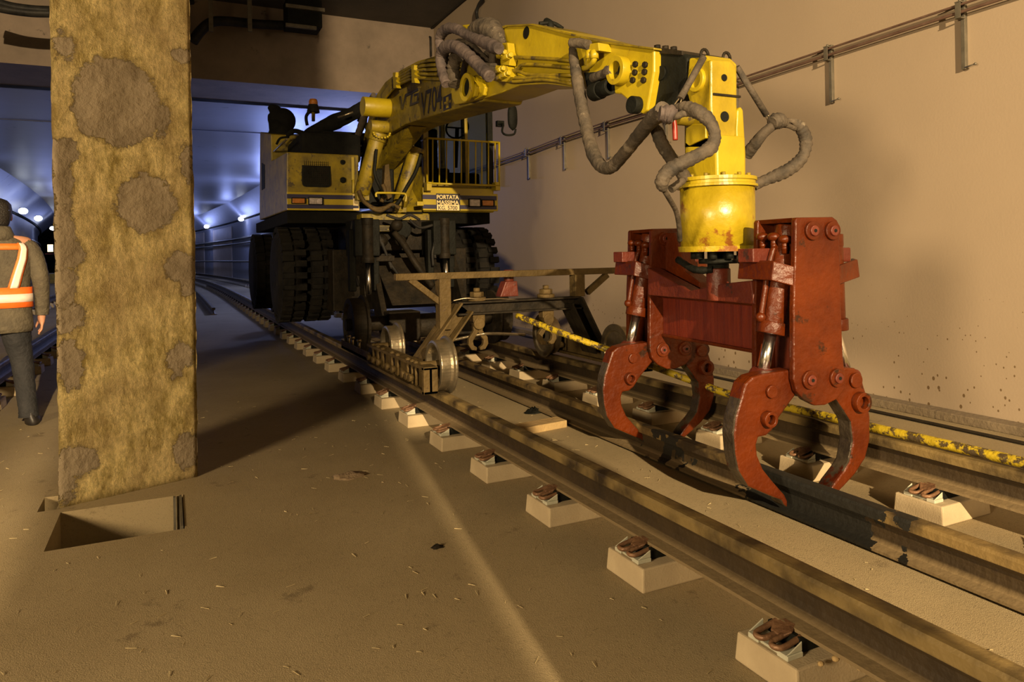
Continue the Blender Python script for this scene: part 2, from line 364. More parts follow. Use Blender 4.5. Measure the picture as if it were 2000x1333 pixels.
# ---------------- concrete blocks with clips
def make_block():
    t=empty('rail_block',(1.66,2.225,0),'x','rail block')
    mb=MB(); x0,x1,y0,y1=1.50,1.84,2.105,2.345
    c=[(x0,y0,0),(x1,y0,0),(x1,y1,0),(x0,y1,0)]; k=.012; h=.085
    d=[(x0+k*.5,y0+k*.6,h),(x1-k*.5,y0+k*.6,h),(x1-k*.5,y1-k*.6,h),(x0+k*.5,y1-k*.6,h)]
    a=[mb.bm.verts.new(p) for p in c];b=[mb.bm.verts.new(p) for p in d]
    mb.face(a[::-1]);mb.face(b)
    for i in range(4): mb.face([a[i],a[(i+1)%4],b[(i+1)%4],b[i]])
    mb.build('concrete_base',M['block'],t,.006)
    MB().box((1.575,2.165,.085),(1.745,2.285,.129)).build('rubber_pad',M['black'],t,.003)
    for s in (-1,1):
        xi=1.66+s*.118
        mb=MB()
        mb.box((min(xi-s*.0,xi+s*.0)-.030,2.150,.085),(xi+.030,2.190,.100)); mb.box((xi-.030,2.260,.085),(xi+.030,2.300,.100))
        mb.box((xi-.022,2.19,.085),(xi+.022,2.26,.093))
        for yy in (2.153,2.297): mb.prism([(xi-s*-.03,yy,.100),(xi-s*.03,yy,.100),(xi-s*.03,yy,.128)],(0,.004,0))
        mb.build('insulator',M['white'],t,.002,1)
        mb=MB(); z=.112; r=.0085
        pts=[]
        for q in (0,1):
            yc=2.195+q*.06
            pts.append([(xi-s*.055,yc-.018,z+.012),(xi+s*.015,yc-.020,z),(xi+s*.034,yc-.005,z-.003),(xi+s*.030,yc+.012,z),(xi-s*.010,yc+.014,z+.008),(xi-s*.060,yc+.010,z+.020)])
        for pp in pts: mb.tube(pp,r,8,5)
        mb.build('spring_clip',M['clip'],t)
        mb=MB(); mb.prism([(xi-s*.062,2.205,.138),(xi-s*.062,2.245,.138),(xi-s*.03,2.262,.130),(xi-s*.005,2.245,.118),(xi-s*.005,2.205,.118),(xi-s*.03,2.190,.130)],(0,0,.006))
        mb.build('clamp_plate',M['clip'],t,.002,1)
    return t
blk=make_block(); PITCH=.695
names={-2:'rail block cut off by the lower edge of the picture below the near rail',-1:'large concrete rail block at the bottom right with crumbs of stone beside its clip',
0:'second whole rail block from the bottom right, left of the near rail',1:'concrete rail block right of the end of the light streak, third along the near rail',
2:'concrete rail block with a dark stain on its side, fourth along the near rail',3:'concrete rail block fifth along the near rail with a dusty rim',4:'brightly lit concrete rail block in the light patch, sixth along the near rail',
5:'pale concrete rail block below the trolley wheel, seventh along the near rail',6:'half shaded concrete rail block at the edge of the big shadow beside the near rail'}
g='concrete rail blocks'
for row,(dx,dy,what) in enumerate([(0,0,'near rail'),(1.51,-.1,'wall side rail'),(-3.11,.2,'left track near rail'),(-4.62,.2,'left track far rail')]):
    ks=range(-2,44) if row<2 else range(6,34)
    for k in ks:
        if row==0 and k==0: blk['label']=names[0]; blk['group']=g; continue
        y=2.225+k*PITCH
        if row==0: lab=names.get(k, 'small dark rail block in the shadowed stretch of the near rail' if k<19 else 'tiny bluish rail block in the far run of the near rail')
        elif row==1:
            lab={-1:'block at the right edge of the picture under the rail by the wall',0:'dim concrete rail block right of the near claw, under the wall side rail',1:'dim concrete rail block seen between the jaws of the near claw pair',2:'low concrete rail block between the claw pairs, under the wall side rail',3:'concrete rail block seen through the far claw pair under the rail by the wall'}.get(k,'dark concrete rail block in shadow under the rail by the wall')
        else: lab='concrete rail block under the %s of the left track behind the person'%('near rail' if row==2 else 'far rail')
        copy_thing(blk,(dx+bend(y),k*PITCH+dy,0),lab,g+' of the '+what)
blk['group']=g+' of the near rail'
# ---------------- column
CA=V((-.51,4.17,0));CB=V((.13,4.40,0))
def column_mat():
    m=D.materials.new('patched_plaster_column');m.use_nodes=True;nt=m.node_tree;N=nt.nodes;L=nt.links;b=N['Principled BSDF'];b.inputs['Roughness'].default_value=.9;b.inputs['Specular IOR Level'].default_value=.2
    tc=N.new('ShaderNodeTexCoord');co=tc.outputs['Object']
    def noise(s,d=8,r=.6,vec=None):
        n=N.new('ShaderNodeTexNoise');n.inputs['Scale'].default_value=s;n.inputs['Detail'].default_value=d;n.inputs['Roughness'].default_value=r;L.new(vec or co,n.inputs['Vector']);return n
    def ramp(src,a,b_,ca,cb):
        r=N.new('ShaderNodeValToRGB');r.color_ramp.elements[0].position=a;r.color_ramp.elements[1].position=b_;r.color_ramp.elements[0].color=(*ca,1);r.color_ramp.elements[1].color=(*cb,1);L.new(src,r.inputs[0]);return r
    def mixc(f,a,b_,bt='MIX'):
        x=N.new('ShaderNodeMix');x.data_type='RGBA';x.blend_type=bt
        if isinstance(f,float): x.inputs[0].default_value=f
        else: L.new(f,x.inputs[0])
        L.new(a,x.inputs[6])
        if isinstance(b_,tuple): x.inputs[7].default_value=(*b_,1)
        else: L.new(b_,x.inputs[7])
        return x.outputs[2]
    mp=N.new('ShaderNodeMapping');mp.inputs['Scale'].default_value=(1.0,1.0,.45);mp.inputs['Rotation'].default_value=(0,.18,0);L.new(co,mp.inputs['Vector'])
    st=noise(11,10,.72,mp.outputs[0])
    base=ramp(st.outputs['Fac'],.40,.58,(.42,.32,.10),(.98,.81,.38)).outputs[0]
    big=noise(2.3,5,.6); base=mixc(ramp(big.outputs['Fac'],.42,.62,(0,0,0),(.55,.55,.55)).outputs[0],base,(.58,.44,.24))
    pit=noise(38,6,.75); base=mixc(ramp(pit.outputs['Fac'],.30,.37,(1,1,1),(0,0,0)).outputs[0],base,(.13,.085,.03))
    fg=noise(60,8,.8,mp.outputs[0]); base=mixc(.55,base,ramp(fg.outputs['Fac'],.36,.60,(.45,.42,.34),(1.25,1.2,1.1)).outputs[0],'MULTIPLY')
    # mortar patches: ellipses in face coordinates with ragged edges
    dz=noise(9,10,.75); wob=N.new('ShaderNodeMath');wob.operation='SUBTRACT';L.new(dz.outputs['Fac'],wob.inputs[0]);wob.inputs[1].default_value=.5
    sx=N.new('ShaderNodeSeparateXYZ');L.new(co,sx.inputs[0])
    tot=None
    ex=(CB-CA).normalized()
    for (x,y,rx,ry) in [(232,200,82,84),(205,225,60,50),(288,398,56,54),(126,92,20,30),(356,110,18,15),(122,300,30,32),(120,345,18,60),(128,470,24,50),(118,420,14,60),(136,500,30,28),(125,560,22,60),(135,620,30,30),(136,705,26,34),(142,735,22,25),(355,522,30,30),(368,555,14,25),(353,700,24,28),(348,724,12,18),(148,902,40,34),(128,930,22,50),(366,880,26,32),(365,325,14,32),(282,345,9,8),(318,235,14,35)]:
        p=PL(x,y,CA,CB); qx=PL(x+rx,y,CA,CB); qz=PL(x,y-ry,CA,CB)
        s0=(p-CA).dot(ex);sr_=(qx-p).length;zr=abs(qz.z-p.z)
        vx=N.new('ShaderNodeMath');vx.operation='MULTIPLY_ADD';L.new(sx.outputs['X'],vx.inputs[0]);vx.inputs[1].default_value=1/sr_;vx.inputs[2].default_value=-s0/sr_
        vz=N.new('ShaderNodeMath');vz.operation='MULTIPLY_ADD';L.new(sx.outputs['Z'],vz.inputs[0]);vz.inputs[1].default_value=1/zr;vz.inputs[2].default_value=-p.z/zr
        cb_=N.new('ShaderNodeCombineXYZ');L.new(vx.outputs[0],cb_.inputs[0]);L.new(vz.outputs[0],cb_.inputs[1])
        ln=N.new('ShaderNodeVectorMath');ln.operation='LENGTH';L.new(cb_.outputs[0],ln.inputs[0])
        # signed distance in metres-ish
        d=N.new('ShaderNodeMath');d.operation='MULTIPLY_ADD';L.new(ln.outputs['Value'],d.inputs[0]);d.inputs[1].default_value=min(sr_,zr);d.inputs[2].default_value=-min(sr_,zr)
        if tot is None: tot=d.outputs[0]
        else:
            mn=N.new('ShaderNodeMath');mn.operation='MINIMUM';L.new(tot,mn.inputs[0]);L.new(d.outputs[0],mn.inputs[1]);tot=mn.outputs[0]
    ad=N.new('ShaderNodeMath');ad.operation='MULTIPLY_ADD';L.new(wob.outputs[0],ad.inputs[0]);ad.inputs[1].default_value=.20;L.new(tot,ad.inputs[2])
    mr=N.new('ShaderNodeMapRange');mr.inputs[1].default_value=.003;mr.inputs[2].default_value=-.003;L.new(ad.outputs[0],mr.inputs[0])
    pn=noise(4,6,.6); pc=ramp(pn.outputs['Fac'],.35,.62,(.17,.135,.085),(.27,.22,.145)).outputs[0]
    col=mixc(mr.outputs[0],base,pc)
    # darker rim around the patches
    rim=N.new('ShaderNodeMapRange');rim.inputs[1].default_value=.022;rim.inputs[2].default_value=.0;L.new(ad.outputs[0],rim.inputs[0])
    inv=N.new('ShaderNodeMath');inv.operation='SUBTRACT';inv.inputs[0].default_value=1;L.new(mr.outputs[0],inv.inputs[1])
    rm=N.new('ShaderNodeMath');rm.operation='MULTIPLY';L.new(rim.outputs[0],rm.inputs[0]);L.new(inv.outputs[0],rm.inputs[1])
    rm2=N.new('ShaderNodeMath');rm2.operation='MULTIPLY';L.new(rm.outputs[0],rm2.inputs[0]);rm2.inputs[1].default_value=.45
    col=mixc(rm2.outputs[0],col,(.22,.14,.045)); L.new(col,b.inputs['Base Color'])
    # relief: rough plaster, smooth recessed patches
    h1=N.new('ShaderNodeMath');h1.operation='MULTIPLY_ADD';L.new(st.outputs['Fac'],h1.inputs[0]);h1.inputs[1].default_value=1.3;hh=N.new('ShaderNodeMath');hh.operation='MULTIPLY_ADD';L.new(fg.outputs['Fac'],hh.inputs[0]);hh.inputs[1].default_value=.5;L.new(pit.outputs['Fac'],hh.inputs[2]);L.new(hh.outputs[0],h1.inputs[2])
    h2=N.new('ShaderNodeMath');h2.operation='MULTIPLY';L.new(h1.outputs[0],h2.inputs[0]);L.new(inv.outputs[0],h2.inputs[1])
    h3=N.new('ShaderNodeMath');h3.operation='MULTIPLY_ADD';L.new(pn.outputs['Fac'],h3.inputs[0]);L.new(mr.outputs[0],h3.inputs[1]);L.new(h2.outputs[0],h3.inputs[2])
    bp=N.new('ShaderNodeBump');bp.inputs['Strength'].default_value=1;bp.inputs['Distance'].default_value=.045;L.new(h3.outputs[0],bp.inputs['Height']);L.new(bp.outputs[0],b.inputs['Normal'])
    return m
def column(loc,rz,label,m):
    mb=MB(); Wd=(CB-CA).length; n=24; h=5.9; rows=130
    # front face with a slightly uneven surface, local x along the face, y into the column
    G=[]
    for j in range(rows+1):
        z=h*j/rows; r=[]
        for i in range(n+1):
            x=Wd*i/n; e=1 if 0<i<n else 0
            if i in (0,n): x+=random.uniform(-.0035,.0035)+(.003*math.sin(z*2.3+i))
            r.append(mb.bm.verts.new((x,random.uniform(-.0015,.0015)*e,z)))
        G.append(r)
    for j in range(rows):
        for i in range(n): mb.face([G[j][i],G[j][i+1],G[j+1][i+1],G[j+1][i]],True)
    bl=[mb.bm.verts.new((.18,.48,z)) for z in (0,h)]; br=[mb.bm.verts.new((Wd-.09,.40,z)) for z in (0,h)]
    for j in range(rows): pass
    mb.face([G[j][n] for j in range(rows+1)]+[br[1],br[0]]); mb.face([G[j][0] for j in range(rows,-1,-1)]+[bl[0],bl[1]])
    mb.face([br[0],br[1],bl[1],bl[0]]); mb.face([G[0][i] for i in range(n,-1,-1)]+[bl[0],br[0]]); mb.face([G[rows][i] for i in range(n+1)]+[br[1],bl[1]])
    me=D.meshes.new('concrete_column'); bmesh.ops.recalc_face_normals(mb.bm,faces=mb.bm.faces); mb.bm.to_mesh(me); mb.bm.free(); me.materials.append(m)
    o=D.objects.new('concrete_column',me);COL.objects.link(o);o.location=loc;o.rotation_euler=(0,0,rz)
    return tag(o,label,'column')
MC=column_mat()
rz=math.atan2(CB.y-CA.y,CB.x-CA.x)
c1=column(CA,rz,'tall rough yellowish plaster column with grey mortar patches beside a floor pit',MC)
c2=c1.copy();COL.objects.link(c2);c2.location=(-.50,-4.0,0);c2['label']='plaster column standing behind the camera in the same row, out of the picture'

t=empty('shade_blocker',(1.9,-1.2,.288),'added shade-casting wagon standing on the track behind the camera, out of the picture','blocker')  # added unseen box on wheels, shapes the light streak on the floor
MB().box((.58,-1.6,.60),(1.02,-.9,1.86)).build('blocker_box',M['galv'],t,.01)
MB().box((.95,-1.6,.50),(3.3,-.9,.62)).build('underframe',M['dark'],t,.01)
for xx in (1.66,3.17):
    for yy in (-1.55,-.95): MB().cyl((xx-.05,yy,.428),(xx+.05,yy,.428),.138,n=28).build('wheel',M['steel'],t)
# ============================================================ EXCAVATOR
EX=empty('rail_excavator',(2.41,8.5,0),'big yellow road-rail excavator on the track, long arm reaching toward the camera','excavator')
YFR=8.10; XL,XR=P(560,340,Y=YFR).x,3.65
def quad_pts(pts,**k): return [P(x,y,**k) for x,y in pts]
# --- chassis and undercarriage
mb=MB(); mb.box((1.62,7.95,.62),(3.2,12.3,1.30)); mb.box((1.95,7.75,1.28),(2.95,9.2,1.62)); mb.cyl((2.41,9.6,1.28),(2.41,9.6,1.66),.62,n=32)
mb.build('chassis',M['dark'],EX,.01)
mb=MB(); mb.box((1.18,8.18,1.60),(3.62,11.3,1.74)); mb.build('turntable_deck',M['soot'],EX,.01)
def tyre(x0,x1,yc,zc,m,nm='tyre'):
    r=.53; w=x1-x0; mb=MB()
    prof=[(0,.27),(.01,.44),(.05*w/.3,.50),(.16*w,r*.985),(.5*w,r),(.84*w,r*.985),(w-.05*w/.3,.50),(w-.01,.44),(w,.27)]
    mb.lathe(prof,(x0,yc,zc),(1,0,0),40)
    for f in mb.bm.faces: f.smooth=True
    for k in range(26):
        a=2*math.pi*k/26
        for s in (0,1):
            a2=a+s*math.pi/26; R_=Matrix.Rotation(a2,3,'X')
            mb.box((x0+.03+s*w*.5,-.035,r-.03),(x0+.03+s*w*.5+w*.42,.035,r+.028),rot=R_,at=(0,yc,zc))
    t=mb.build(nm,m,EX)
    mb=MB(); mb.lathe([(0.02,.02),(.02,.24),(.05,.27),(w-.05,.27),(w-.02,.24),(w-.02,.02)],(x0,yc,zc),(1,0,0),28)
    for k in range(8):
        a=2*math.pi*k/8; mb.cyl((x0+.0,yc+.16*math.cos(a),zc+.16*math.sin(a)),(x0+.03,yc+.16*math.cos(a),zc+.16*math.sin(a)),.016,n=6)
    mb.build('wheel_rim',M['dark'],t)
for x0,x1 in ((1.10,1.38),(1.41,1.70),(3.14,3.42),(3.45,3.74)):
    tyre(x0,x1,8.75,1.02,M['rubber'])
for x0,x1 in ((1.10,1.38),(3.45,3.74)):
    tyre(x0,x1,11.35,1.02,M['rubber'])
MB().cyl((1.4,8.75,1.02),(3.45,8.75,1.02),.13).box((2.1,8.5,.72),(2.75,9.0,1.2)).build('axle',M['dark'],EX,.01)
MB().cyl((1.4,11.35,1.02),(3.45,11.35,1.02),.12).build('axle',M['dark'],EX)
# rail guide wheels with their axle and swing frame
def railwheel(x,y,s,w=.12,r=.26,parent=EX,z0=.288,m=None):
    mb=MB(); mb.lathe([(-.03,.04),(-.03,r*.8),(-.035,r+.028),(-.01,r+.028),(.0,r+.004),(w,r),(w+.005,r*.82),(w*.8,r*.75),(w*.8,.06),(w+.03,.06),(w+.03,.01)],(x-s*-.0,y,z0+r),(-s,0,0),36)
    o=mb.build('rail_wheel',m or M['steel'],parent); return o
railwheel(1.70,7.05,1,m=M['dark']); railwheel(3.13,7.05,-1,m=M['dark'])
railwheel(1.70,12.9,1,m=M['dark']); railwheel(3.13,12.9,-1,m=M['dark'])
mb=MB(); mb.cyl((1.74,7.05,.548),(3.1,7.05,.548),.075); mb.box((1.95,6.92,.36),(2.28,7.2,.66)); mb.box((2.6,6.95,.36),(2.88,7.18,.66)); mb.cyl((2.28,7.05,.50),(2.62,7.05,.50),.12)
mb.build('rail_axle',M['dark'],EX,.015)
mb=MB()
for xs in (1.93,2.83): 
    mb.prism([(xs,6.95,.42),(xs,7.2,.42),(xs,7.75,1.0),(xs,7.75,1.28),(xs,7.55,1.28)],(.06,0,0))
mb.prism([(2.1,7.3,.7),(2.72,7.3,.7),(2.85,7.6,1.2),(1.98,7.6,1.2)],(0,.05,0))
mb.build('swing_frame',M['dark'],EX,.006)
def hcyl(name,a,b,c,r,rr,parent,mb_m,rod_m=None,n=20,lab=None):
    """barrel a-b, rod b-c"""
    a,b,c=V(a),V(b),V(c); d=(b-a).normalized()
    mb=MB(); mb.cyl(a,b,r,n=n); mb.cyl(b-d*.06,b,r*1.14,n=n); mb.cyl(a-d*.02,a+d*.05,r*1.05,n=n)
    q=mb.build(name,mb_m,parent,.003)
    if rod_m: MB().cyl(b,c,rr,n=16).build('piston_rod',rod_m,q if q.parent==EX or True else parent)
    return q
lx=P(718,520,Y=7.25).x; rx=P(869,520,Y=7.35).x
hcyl('lift_cylinder',(lx,7.25,P(718,430,Y=7.25).z),(lx,7.25,P(718,514,Y=7.25).z),(lx,7.2,P(718,575,Y=7.25).z),.062,.026,EX,M['dark'],M['chrome'])
hcyl('lift_cylinder',(rx,7.35,P(869,430,Y=7.35).z),(rx,7.35,P(869,505,Y=7.35).z),(rx,7.3,P(869,560,Y=7.35).z),.055,.026,EX,M['dark'],M['chrome'])
for xx,yy in ((lx,7.25),(rx,7.35)):
    mb=MB(); mb.box((xx-.13,yy-.02,1.22),(xx+.13,yy+.4,1.60)); mb.box((xx-.17,yy+.06,.86),(xx-.10,yy+.16,1.5)); mb.box((xx+.08,yy+.06,.86),(xx+.14,yy+.16,1.5))
    mb.build('cylinder_bracket',M['black'],EX,.012)
mb=MB(); mb.tube([P(770,455,Y=7.4),P(790,480,Y=7.3),P(815,520,Y=7.2),P(845,560,Y=7.2)],.035,10); mb.build('cardan_shaft',M['dark'],EX)
mb=MB(); mb.box(P(742,500,Y=7.3,dx=-.04),P(768,533,Y=7.3,dx=.02)+V((0,.15,.12))); 
for q in ((745,470,1.0),(782,470,.9),(775,440,.9)): mb.ball(P(q[0],q[1],Y=7.4),.07*q[2])
mb.build('valve_block',M['dark'],EX,.006)
mb=MB()
for a in ([(730,440),(745,470),(760,510),(780,540)],[(850,505),(848,475),(858,455),(880,452)],[(846,520),(845,490),(856,470),(882,465)],[(735,455),(752,490),(765,525)],[(690,430),(684,470),(690,520),(700,560)],[(800,430),(820,445),(845,440)],[(755,420),(780,428),(800,420),(820,430)]):
    mb.tube([P(x,y,Y=7.35) for x,y in a],.016,8)
mb.build('brake_hose',M['cable'],EX)
mb=MB(); mb.box(P(736,441,Y=7.6),P(765,452,Y=7.6)+V((0,.01,0))); pl_=mb.build('warning_plate',M['yellow_dirty'],EX)
for k in range(4):
    z=P(736,443+k*2.4,Y=7.58).z; a=P(738,443+k*2.4,Y=7.58); b_=P(763-3*k%7,443+k*2.4,Y=7.58)
    MB().box((a.x,a.y,z-.003),(b_.x,a.y+.004,z+.003)).build('text_line',M['ink'],pl_)
mb=MB(); mb.box((1.95,7.95,1.60),(2.75,8.3,1.70)); mb.box((2.02,7.9,1.50),(2.5,7.99,1.62)); mb.build('front_beam',M['yellow_dirty'],EX,.01)
MB().cyl(P(787,448,Y=7.45),P(787,448,Y=7.45)+V((0,.12,0)),.10,n=20).build('tow_coupling',M['black'],EX,.01)
# --- left engine housing
zt=P(560,297,Y=YFR).z; zb=P(560,411,Y=YFR).z; xr=P(700,340,Y=YFR).x
prof=[P(x,y,X=XL) for x,y in ((560,411),(560,297),(530,314),(529,262),(508,258),(507,430))]
mb=MB(); mb.prism(prof,(xr-XL,0,0)); mb.build('engine_housing',M['yellow_dirty'],EX,.012)
mb=MB(); mb.prism([P(x,y,X=XL-.004) for x,y in ((511,318),(511,372),(517,368),(517,322))],(.003,0,0)); mb.build('side_louvre',M['black'],EX)
# front face furniture
def fbox(x0,y0,x1,y1,Yf,t=.02,name='panel',m=None,bev=.003,parent=EX):
    a=P(x0,y1,Y=Yf);b=P(x1,y0,Y=Yf); return MB().box((a.x,Yf-t,a.z),(b.x,Yf+.005,b.z)).build(name,m,parent,bev)
def rounded(x0,y0,x1,y1,Yf,t,r,name,m,parent=EX):
    a=P(x0,y1,Y=Yf);b=P(x1,y0,Y=Yf); pts=[]
    for cx,cz,a0 in ((b.x-r,b.z-r,0),(a.x+r,b.z-r,90),(a.x+r,a.z+r,180),(b.x-r,a.z+r,270)):
        for k in range(6):
            w=math.radians(a0+k*18); pts.append((cx+r*math.cos(w),Yf-t,cz+r*math.sin(w)))
    return MB().prism(pts,(0,t+.004,0)).build(name,m,parent)
g_=rounded(590,309,645,365,YFR,.012,.045,'air_grille',M['black'])
a=P(594,313,Y=YFR);b=P(641,361,Y=YFR); mb=MB()
for k in range(13):
    xx=a.x+(b.x-a.x)*k/12; mb.box((xx-.002,YFR-.018,b.z),(xx+.002,YFR-.012,a.z)); zz=b.z+(a.z-b.z)*k/12; mb.box((a.x,YFR-.018,zz-.002),(b.x,YFR-.012,zz+.002))
mb.build('grille_mesh',M['dark'],g_)
for x,y in ((669,317),(670,352)):
    p=P(x,y,Y=YFR); MB().lathe([(0,.035),(.02,.03),(.022,.015),(.035,.012),(.036,.001)],p,(0,-1,0),20).build('filler_cap',M['black'],EX)
def stripes(x0,x1,y0,y1,Yf,light,body=None):
    """bumper panel: yellow band with two navy stripes"""
    h=y1-y0; pn=fbox(x0,y0,x1,y1,Yf,.03,'bumper_panel',M['yellow'])
    for f0,f1 in ((.12,.30),(.70,.88)): fbox(x0+.5,y0+h*f0,x1-.3,y0+h*f1,Yf-.03,.003,'stripe',M['navy'],0,pn)
    return pn
bpL=stripes(560,700.6,378,411,YFR,0)
fbox(690,379,700.6,411,YFR-.032,.004,'reflective_end',M['cream'],0,bpL)
for x0,x1,y0,y1 in ((690,700.4,383,388),(690,700.4,402,407)): fbox(x0,y0,x1,y1,YFR-.036,.003,'stripe',M['navy'],0,bpL)
zc0=P(825,379,Y=YFR)
cab_l=P(825,380,Y=YFR).x
bpR=stripes(825,970,379.5,411.5,YFR,0)
def lampbox(x0,y0,x1,y1,Yf,m,nm):
    o=fbox(x0-2,y0-1.5,x1+2,y1+1.5,Yf-.03,.02,nm,M['black'],.004); fbox(x0,y0,x1,y1,Yf-.05,.012,'lamp_glass',m,.006,o)
lampbox(604,387,629,399,YFR,M['lens'],'headlamp'); lampbox(571,388,595,397,YFR,M['amber'],'indicator_lamp')
lampbox(917,390,937,403,YFR,M['lens'],'headlamp'); lampbox(942,392,963,402,YFR,M['amber'],'indicator_lamp')
# weight plate
sg=fbox(852,379,898,411.5,YFR-.03,.008,'weight_plate',M['ink'],0)
fbox(853.5,400.5,897,411,YFR-.038,.002,'plate_strip',M['cream'],0,sg)
def text(s,loc,h,width,m,parent,rot=(math.pi/2,0,0),ext=.0012,bold=.012,name='lettering',italic=0):
    c=D.curves.new('lettering','FONT'); c.body=s; c.size=1; c.offset=bold; c.extrude=ext*10; c.align_x='LEFT'; c.shear=italic
    o=D.objects.new('t',c); COL.objects.link(o); bpy.context.view_layer.update()
    me=D.meshes.new_from_object(o.evaluated_get(bpy.context.evaluated_depsgraph_get())); D.objects.remove(o)
    xs=[v.co.x for v in me.vertices];ys=[v.co.y for v in me.vertices]; x0,x1,y0,y1=min(xs),max(xs),min(ys),max(ys)
    Mx=Matrix.Translation(V(loc)-V(parent['org']))@Matrix(rot if isinstance(rot,Matrix) else __import__('mathutils').Euler(rot).to_matrix()).to_4x4()
    for v in me.vertices: v.co=Mx@V(((v.co.x-x0)/(x1-x0)*width,(v.co.y-y0)/(y1-y0)*h,v.co.z*.1))
    me.materials.clear(); me.materials.append(m)
    q=D.objects.new(name,me); COL.objects.link(q); q.parent=parent; q['org']=parent['org']; return q
pmm=P(853,400,Y=YFR-.04); k_=(P(898,400,Y=YFR-.04).x-pmm.x)/45
hz=abs(P(853,390,Y=YFR-.04).z-P(853,400,Y=YFR-.04).z)/10
text('PORTATA',(pmm.x+.3*k_,YFR-.0395,P(853,389,Y=YFR-.04).z),8.3*hz,43*k_,M['cream'],sg,bold=.022)
text('MASSIMA',(pmm.x+.3*k_,YFR-.0395,P(853,399.6,Y=YFR-.04).z),8.3*hz,43*k_,M['cream'],sg,bold=.022)
text('KG. 5700',(pmm.x+3*k_,YFR-.041,P(853,410,Y=YFR-.04).z),8.0*hz,37*k_,M['ink'],sg,bold=.008)
# bracket plate beside the housing
mb=MB(); a=P(686,307,Y=YFR-.05);b=P(692,352,Y=YFR-.05); mb.box((a.x,YFR-.06,b.z),(b.x,YFR-.04,a.z)); mb.cyl(P(690,352,Y=YFR-.05),P(690,378,Y=YFR-.05),.012); mb.build('latch_bar',M['yellow'],EX,.003)
# --- clutter on top of the housing: pipes, filter, lines
mb=MB(); mb.box((XL+.2,8.35,zt-.05),(xr+.1,10.0,zt+.28)); mb.box((XL+.55,9.0,zt+.2),(xr+.45,10.5,zt+.42))
mb.build('engine_cover',M['soot'],EX,.04)
mb=MB(); ctr=P(552,236,Y=10.0); mb.ball(ctr,.17,(1,1,1),28); mb.lathe([(0,.19),(.10,.15),(.22,.16)],P(549,270,Y=10.0),(0,0,1),28)
mb.tube([P(548,245,Y=10.),P(541,228,Y=10.),P(535,215,Y=10.),P(524,208,Y=10.)],.10,18,8,rr=[.15,.13,.085,.02])
for f in mb.bm.faces: f.smooth=True
mb.build('exhaust_silencer',M['soot'],EX)
mb=MB(); a=P(612,237,Y=9.3); mb.cyl(a,P(612,220,Y=9.3),.022); mb.build('beacon_stalk',M['yellow_dirty'],EX)
mb=MB(); mb.lathe([(0,.080),(.03,.075),(.10,.060)],P(612,220,Y=9.3),(0,0,1),20); q=mb.build('beacon_base',M['black'],EX)
mb=MB(); mb.lathe([(0,.055),(.06,.055),(.085,.042),(.09,.01)],P(612,207,Y=9.3),(0,0,1),20); mb.build('beacon_lens',M['amber'],q)
mb=MB()
for a,r in (([(600,245),(598,228),(606,216)],.02),([(560,265),(575,256),(600,262),(640,262)],.03),([(700,232),(715,245),(722,262)],.035),([(585,275),(610,268),(650,272),(690,270)],.03),([(682,262),(700,280),(716,272),(727,255)],.03),([(540,282),(548,270),(565,268)],.014)):
    mb.tube([P(x,y,Y=9.1) for x,y in a],r,8)
mb.build('engine_hose',M['soot'],EX)
mb=MB(); mb.tube([P(535,296,X=1.2),P(560,272,X=1.2)],.012,8); mb.build('hand_rail',M['steel'],EX)
mb=MB(); mb.tube([P(600,262,Y=9.4),P(650,240,Y=9.1),P(690,222,Y=8.9),P(724,204,Y=8.7)],.10,14,rr=[.06,.10,.085,.10],wob=.05); mb.build('boom_cylinder',M['soot'],EX)
mb=MB(); mb.cyl(P(660,230,Y=8.7),P(690,219,Y=8.6),.014); mb.build('cylinder_pipe',M['steel'],EX)
# --- cab
zc=P(830,372,Y=YFR).z; cl=P(830,372,Y=YFR).x; cr_=XR; ztop=3.28; yb=9.9
mb=MB(); mb.box((cl-.02,YFR+.02,zb),(cr_,yb,zc+.04)); mb.box((cl,YFR-.03,P(830,378,Y=YFR).z),(cr_-.03,YFR+.03,P(830,366,Y=YFR).z)); mb.build('cab_base',M['yellow'],EX,.01)
mb=MB(); mb.prism([(P(770,372,Y=8.3).x,8.35,zb),(cl,YFR+.05,zb),(cl,YFR+.05,zc+.3),(P(790,340,Y=8.6).x,8.6,zc+.25)],(0,.5,0)); mb.build('cab_side_panel',M['yellow_dirty'],EX,.01)
mb=MB(); r=.035
for (x,y) in ((cl+.03,YFR+.06),(cr_-.03,YFR+.06),(cl+.03,yb-.04),(cr_-.03,yb-.04),(cr_-.03,9.0),(cl+.03,9.0)): mb.box((x-r,y-r,zc),(x+r,y+r,ztop))
mb.box((cl,YFR+.03,ztop-.06),(cr_,yb,ztop+.06)); mb.box((cl,yb-.08,zc),(cr_,yb,zc+.35))
for y in (YFR+.06,yb-.04): mb.box((cl,y-.03,zc+.02),(cr_,y+.03,zc+.09))
mid=P(910,250,Y=YFR+.05).x; mb.box((mid-.02,YFR+.04,zc),(mid+.02,YFR+.08,ztop))
mb.build('cab_frame',M['yellow_dirty'],EX,.008)
mb=MB(); mb.box((cr_-.075,YFR+.0,zc+.1),(cr_-.01,YFR+.03,ztop)); mb.build('window_seal',M['black'],EX)
GL=D.materials.new('cab_glass'); GL.use_nodes=True; b=GL.node_tree.nodes['Principled BSDF']; b.inputs['Base Color'].default_value=(.55,.62,.60,1); b.inputs['Roughness'].default_value=.03; b.inputs['Transmission Weight'].default_value=1; b.inputs['IOR'].default_value=1.02
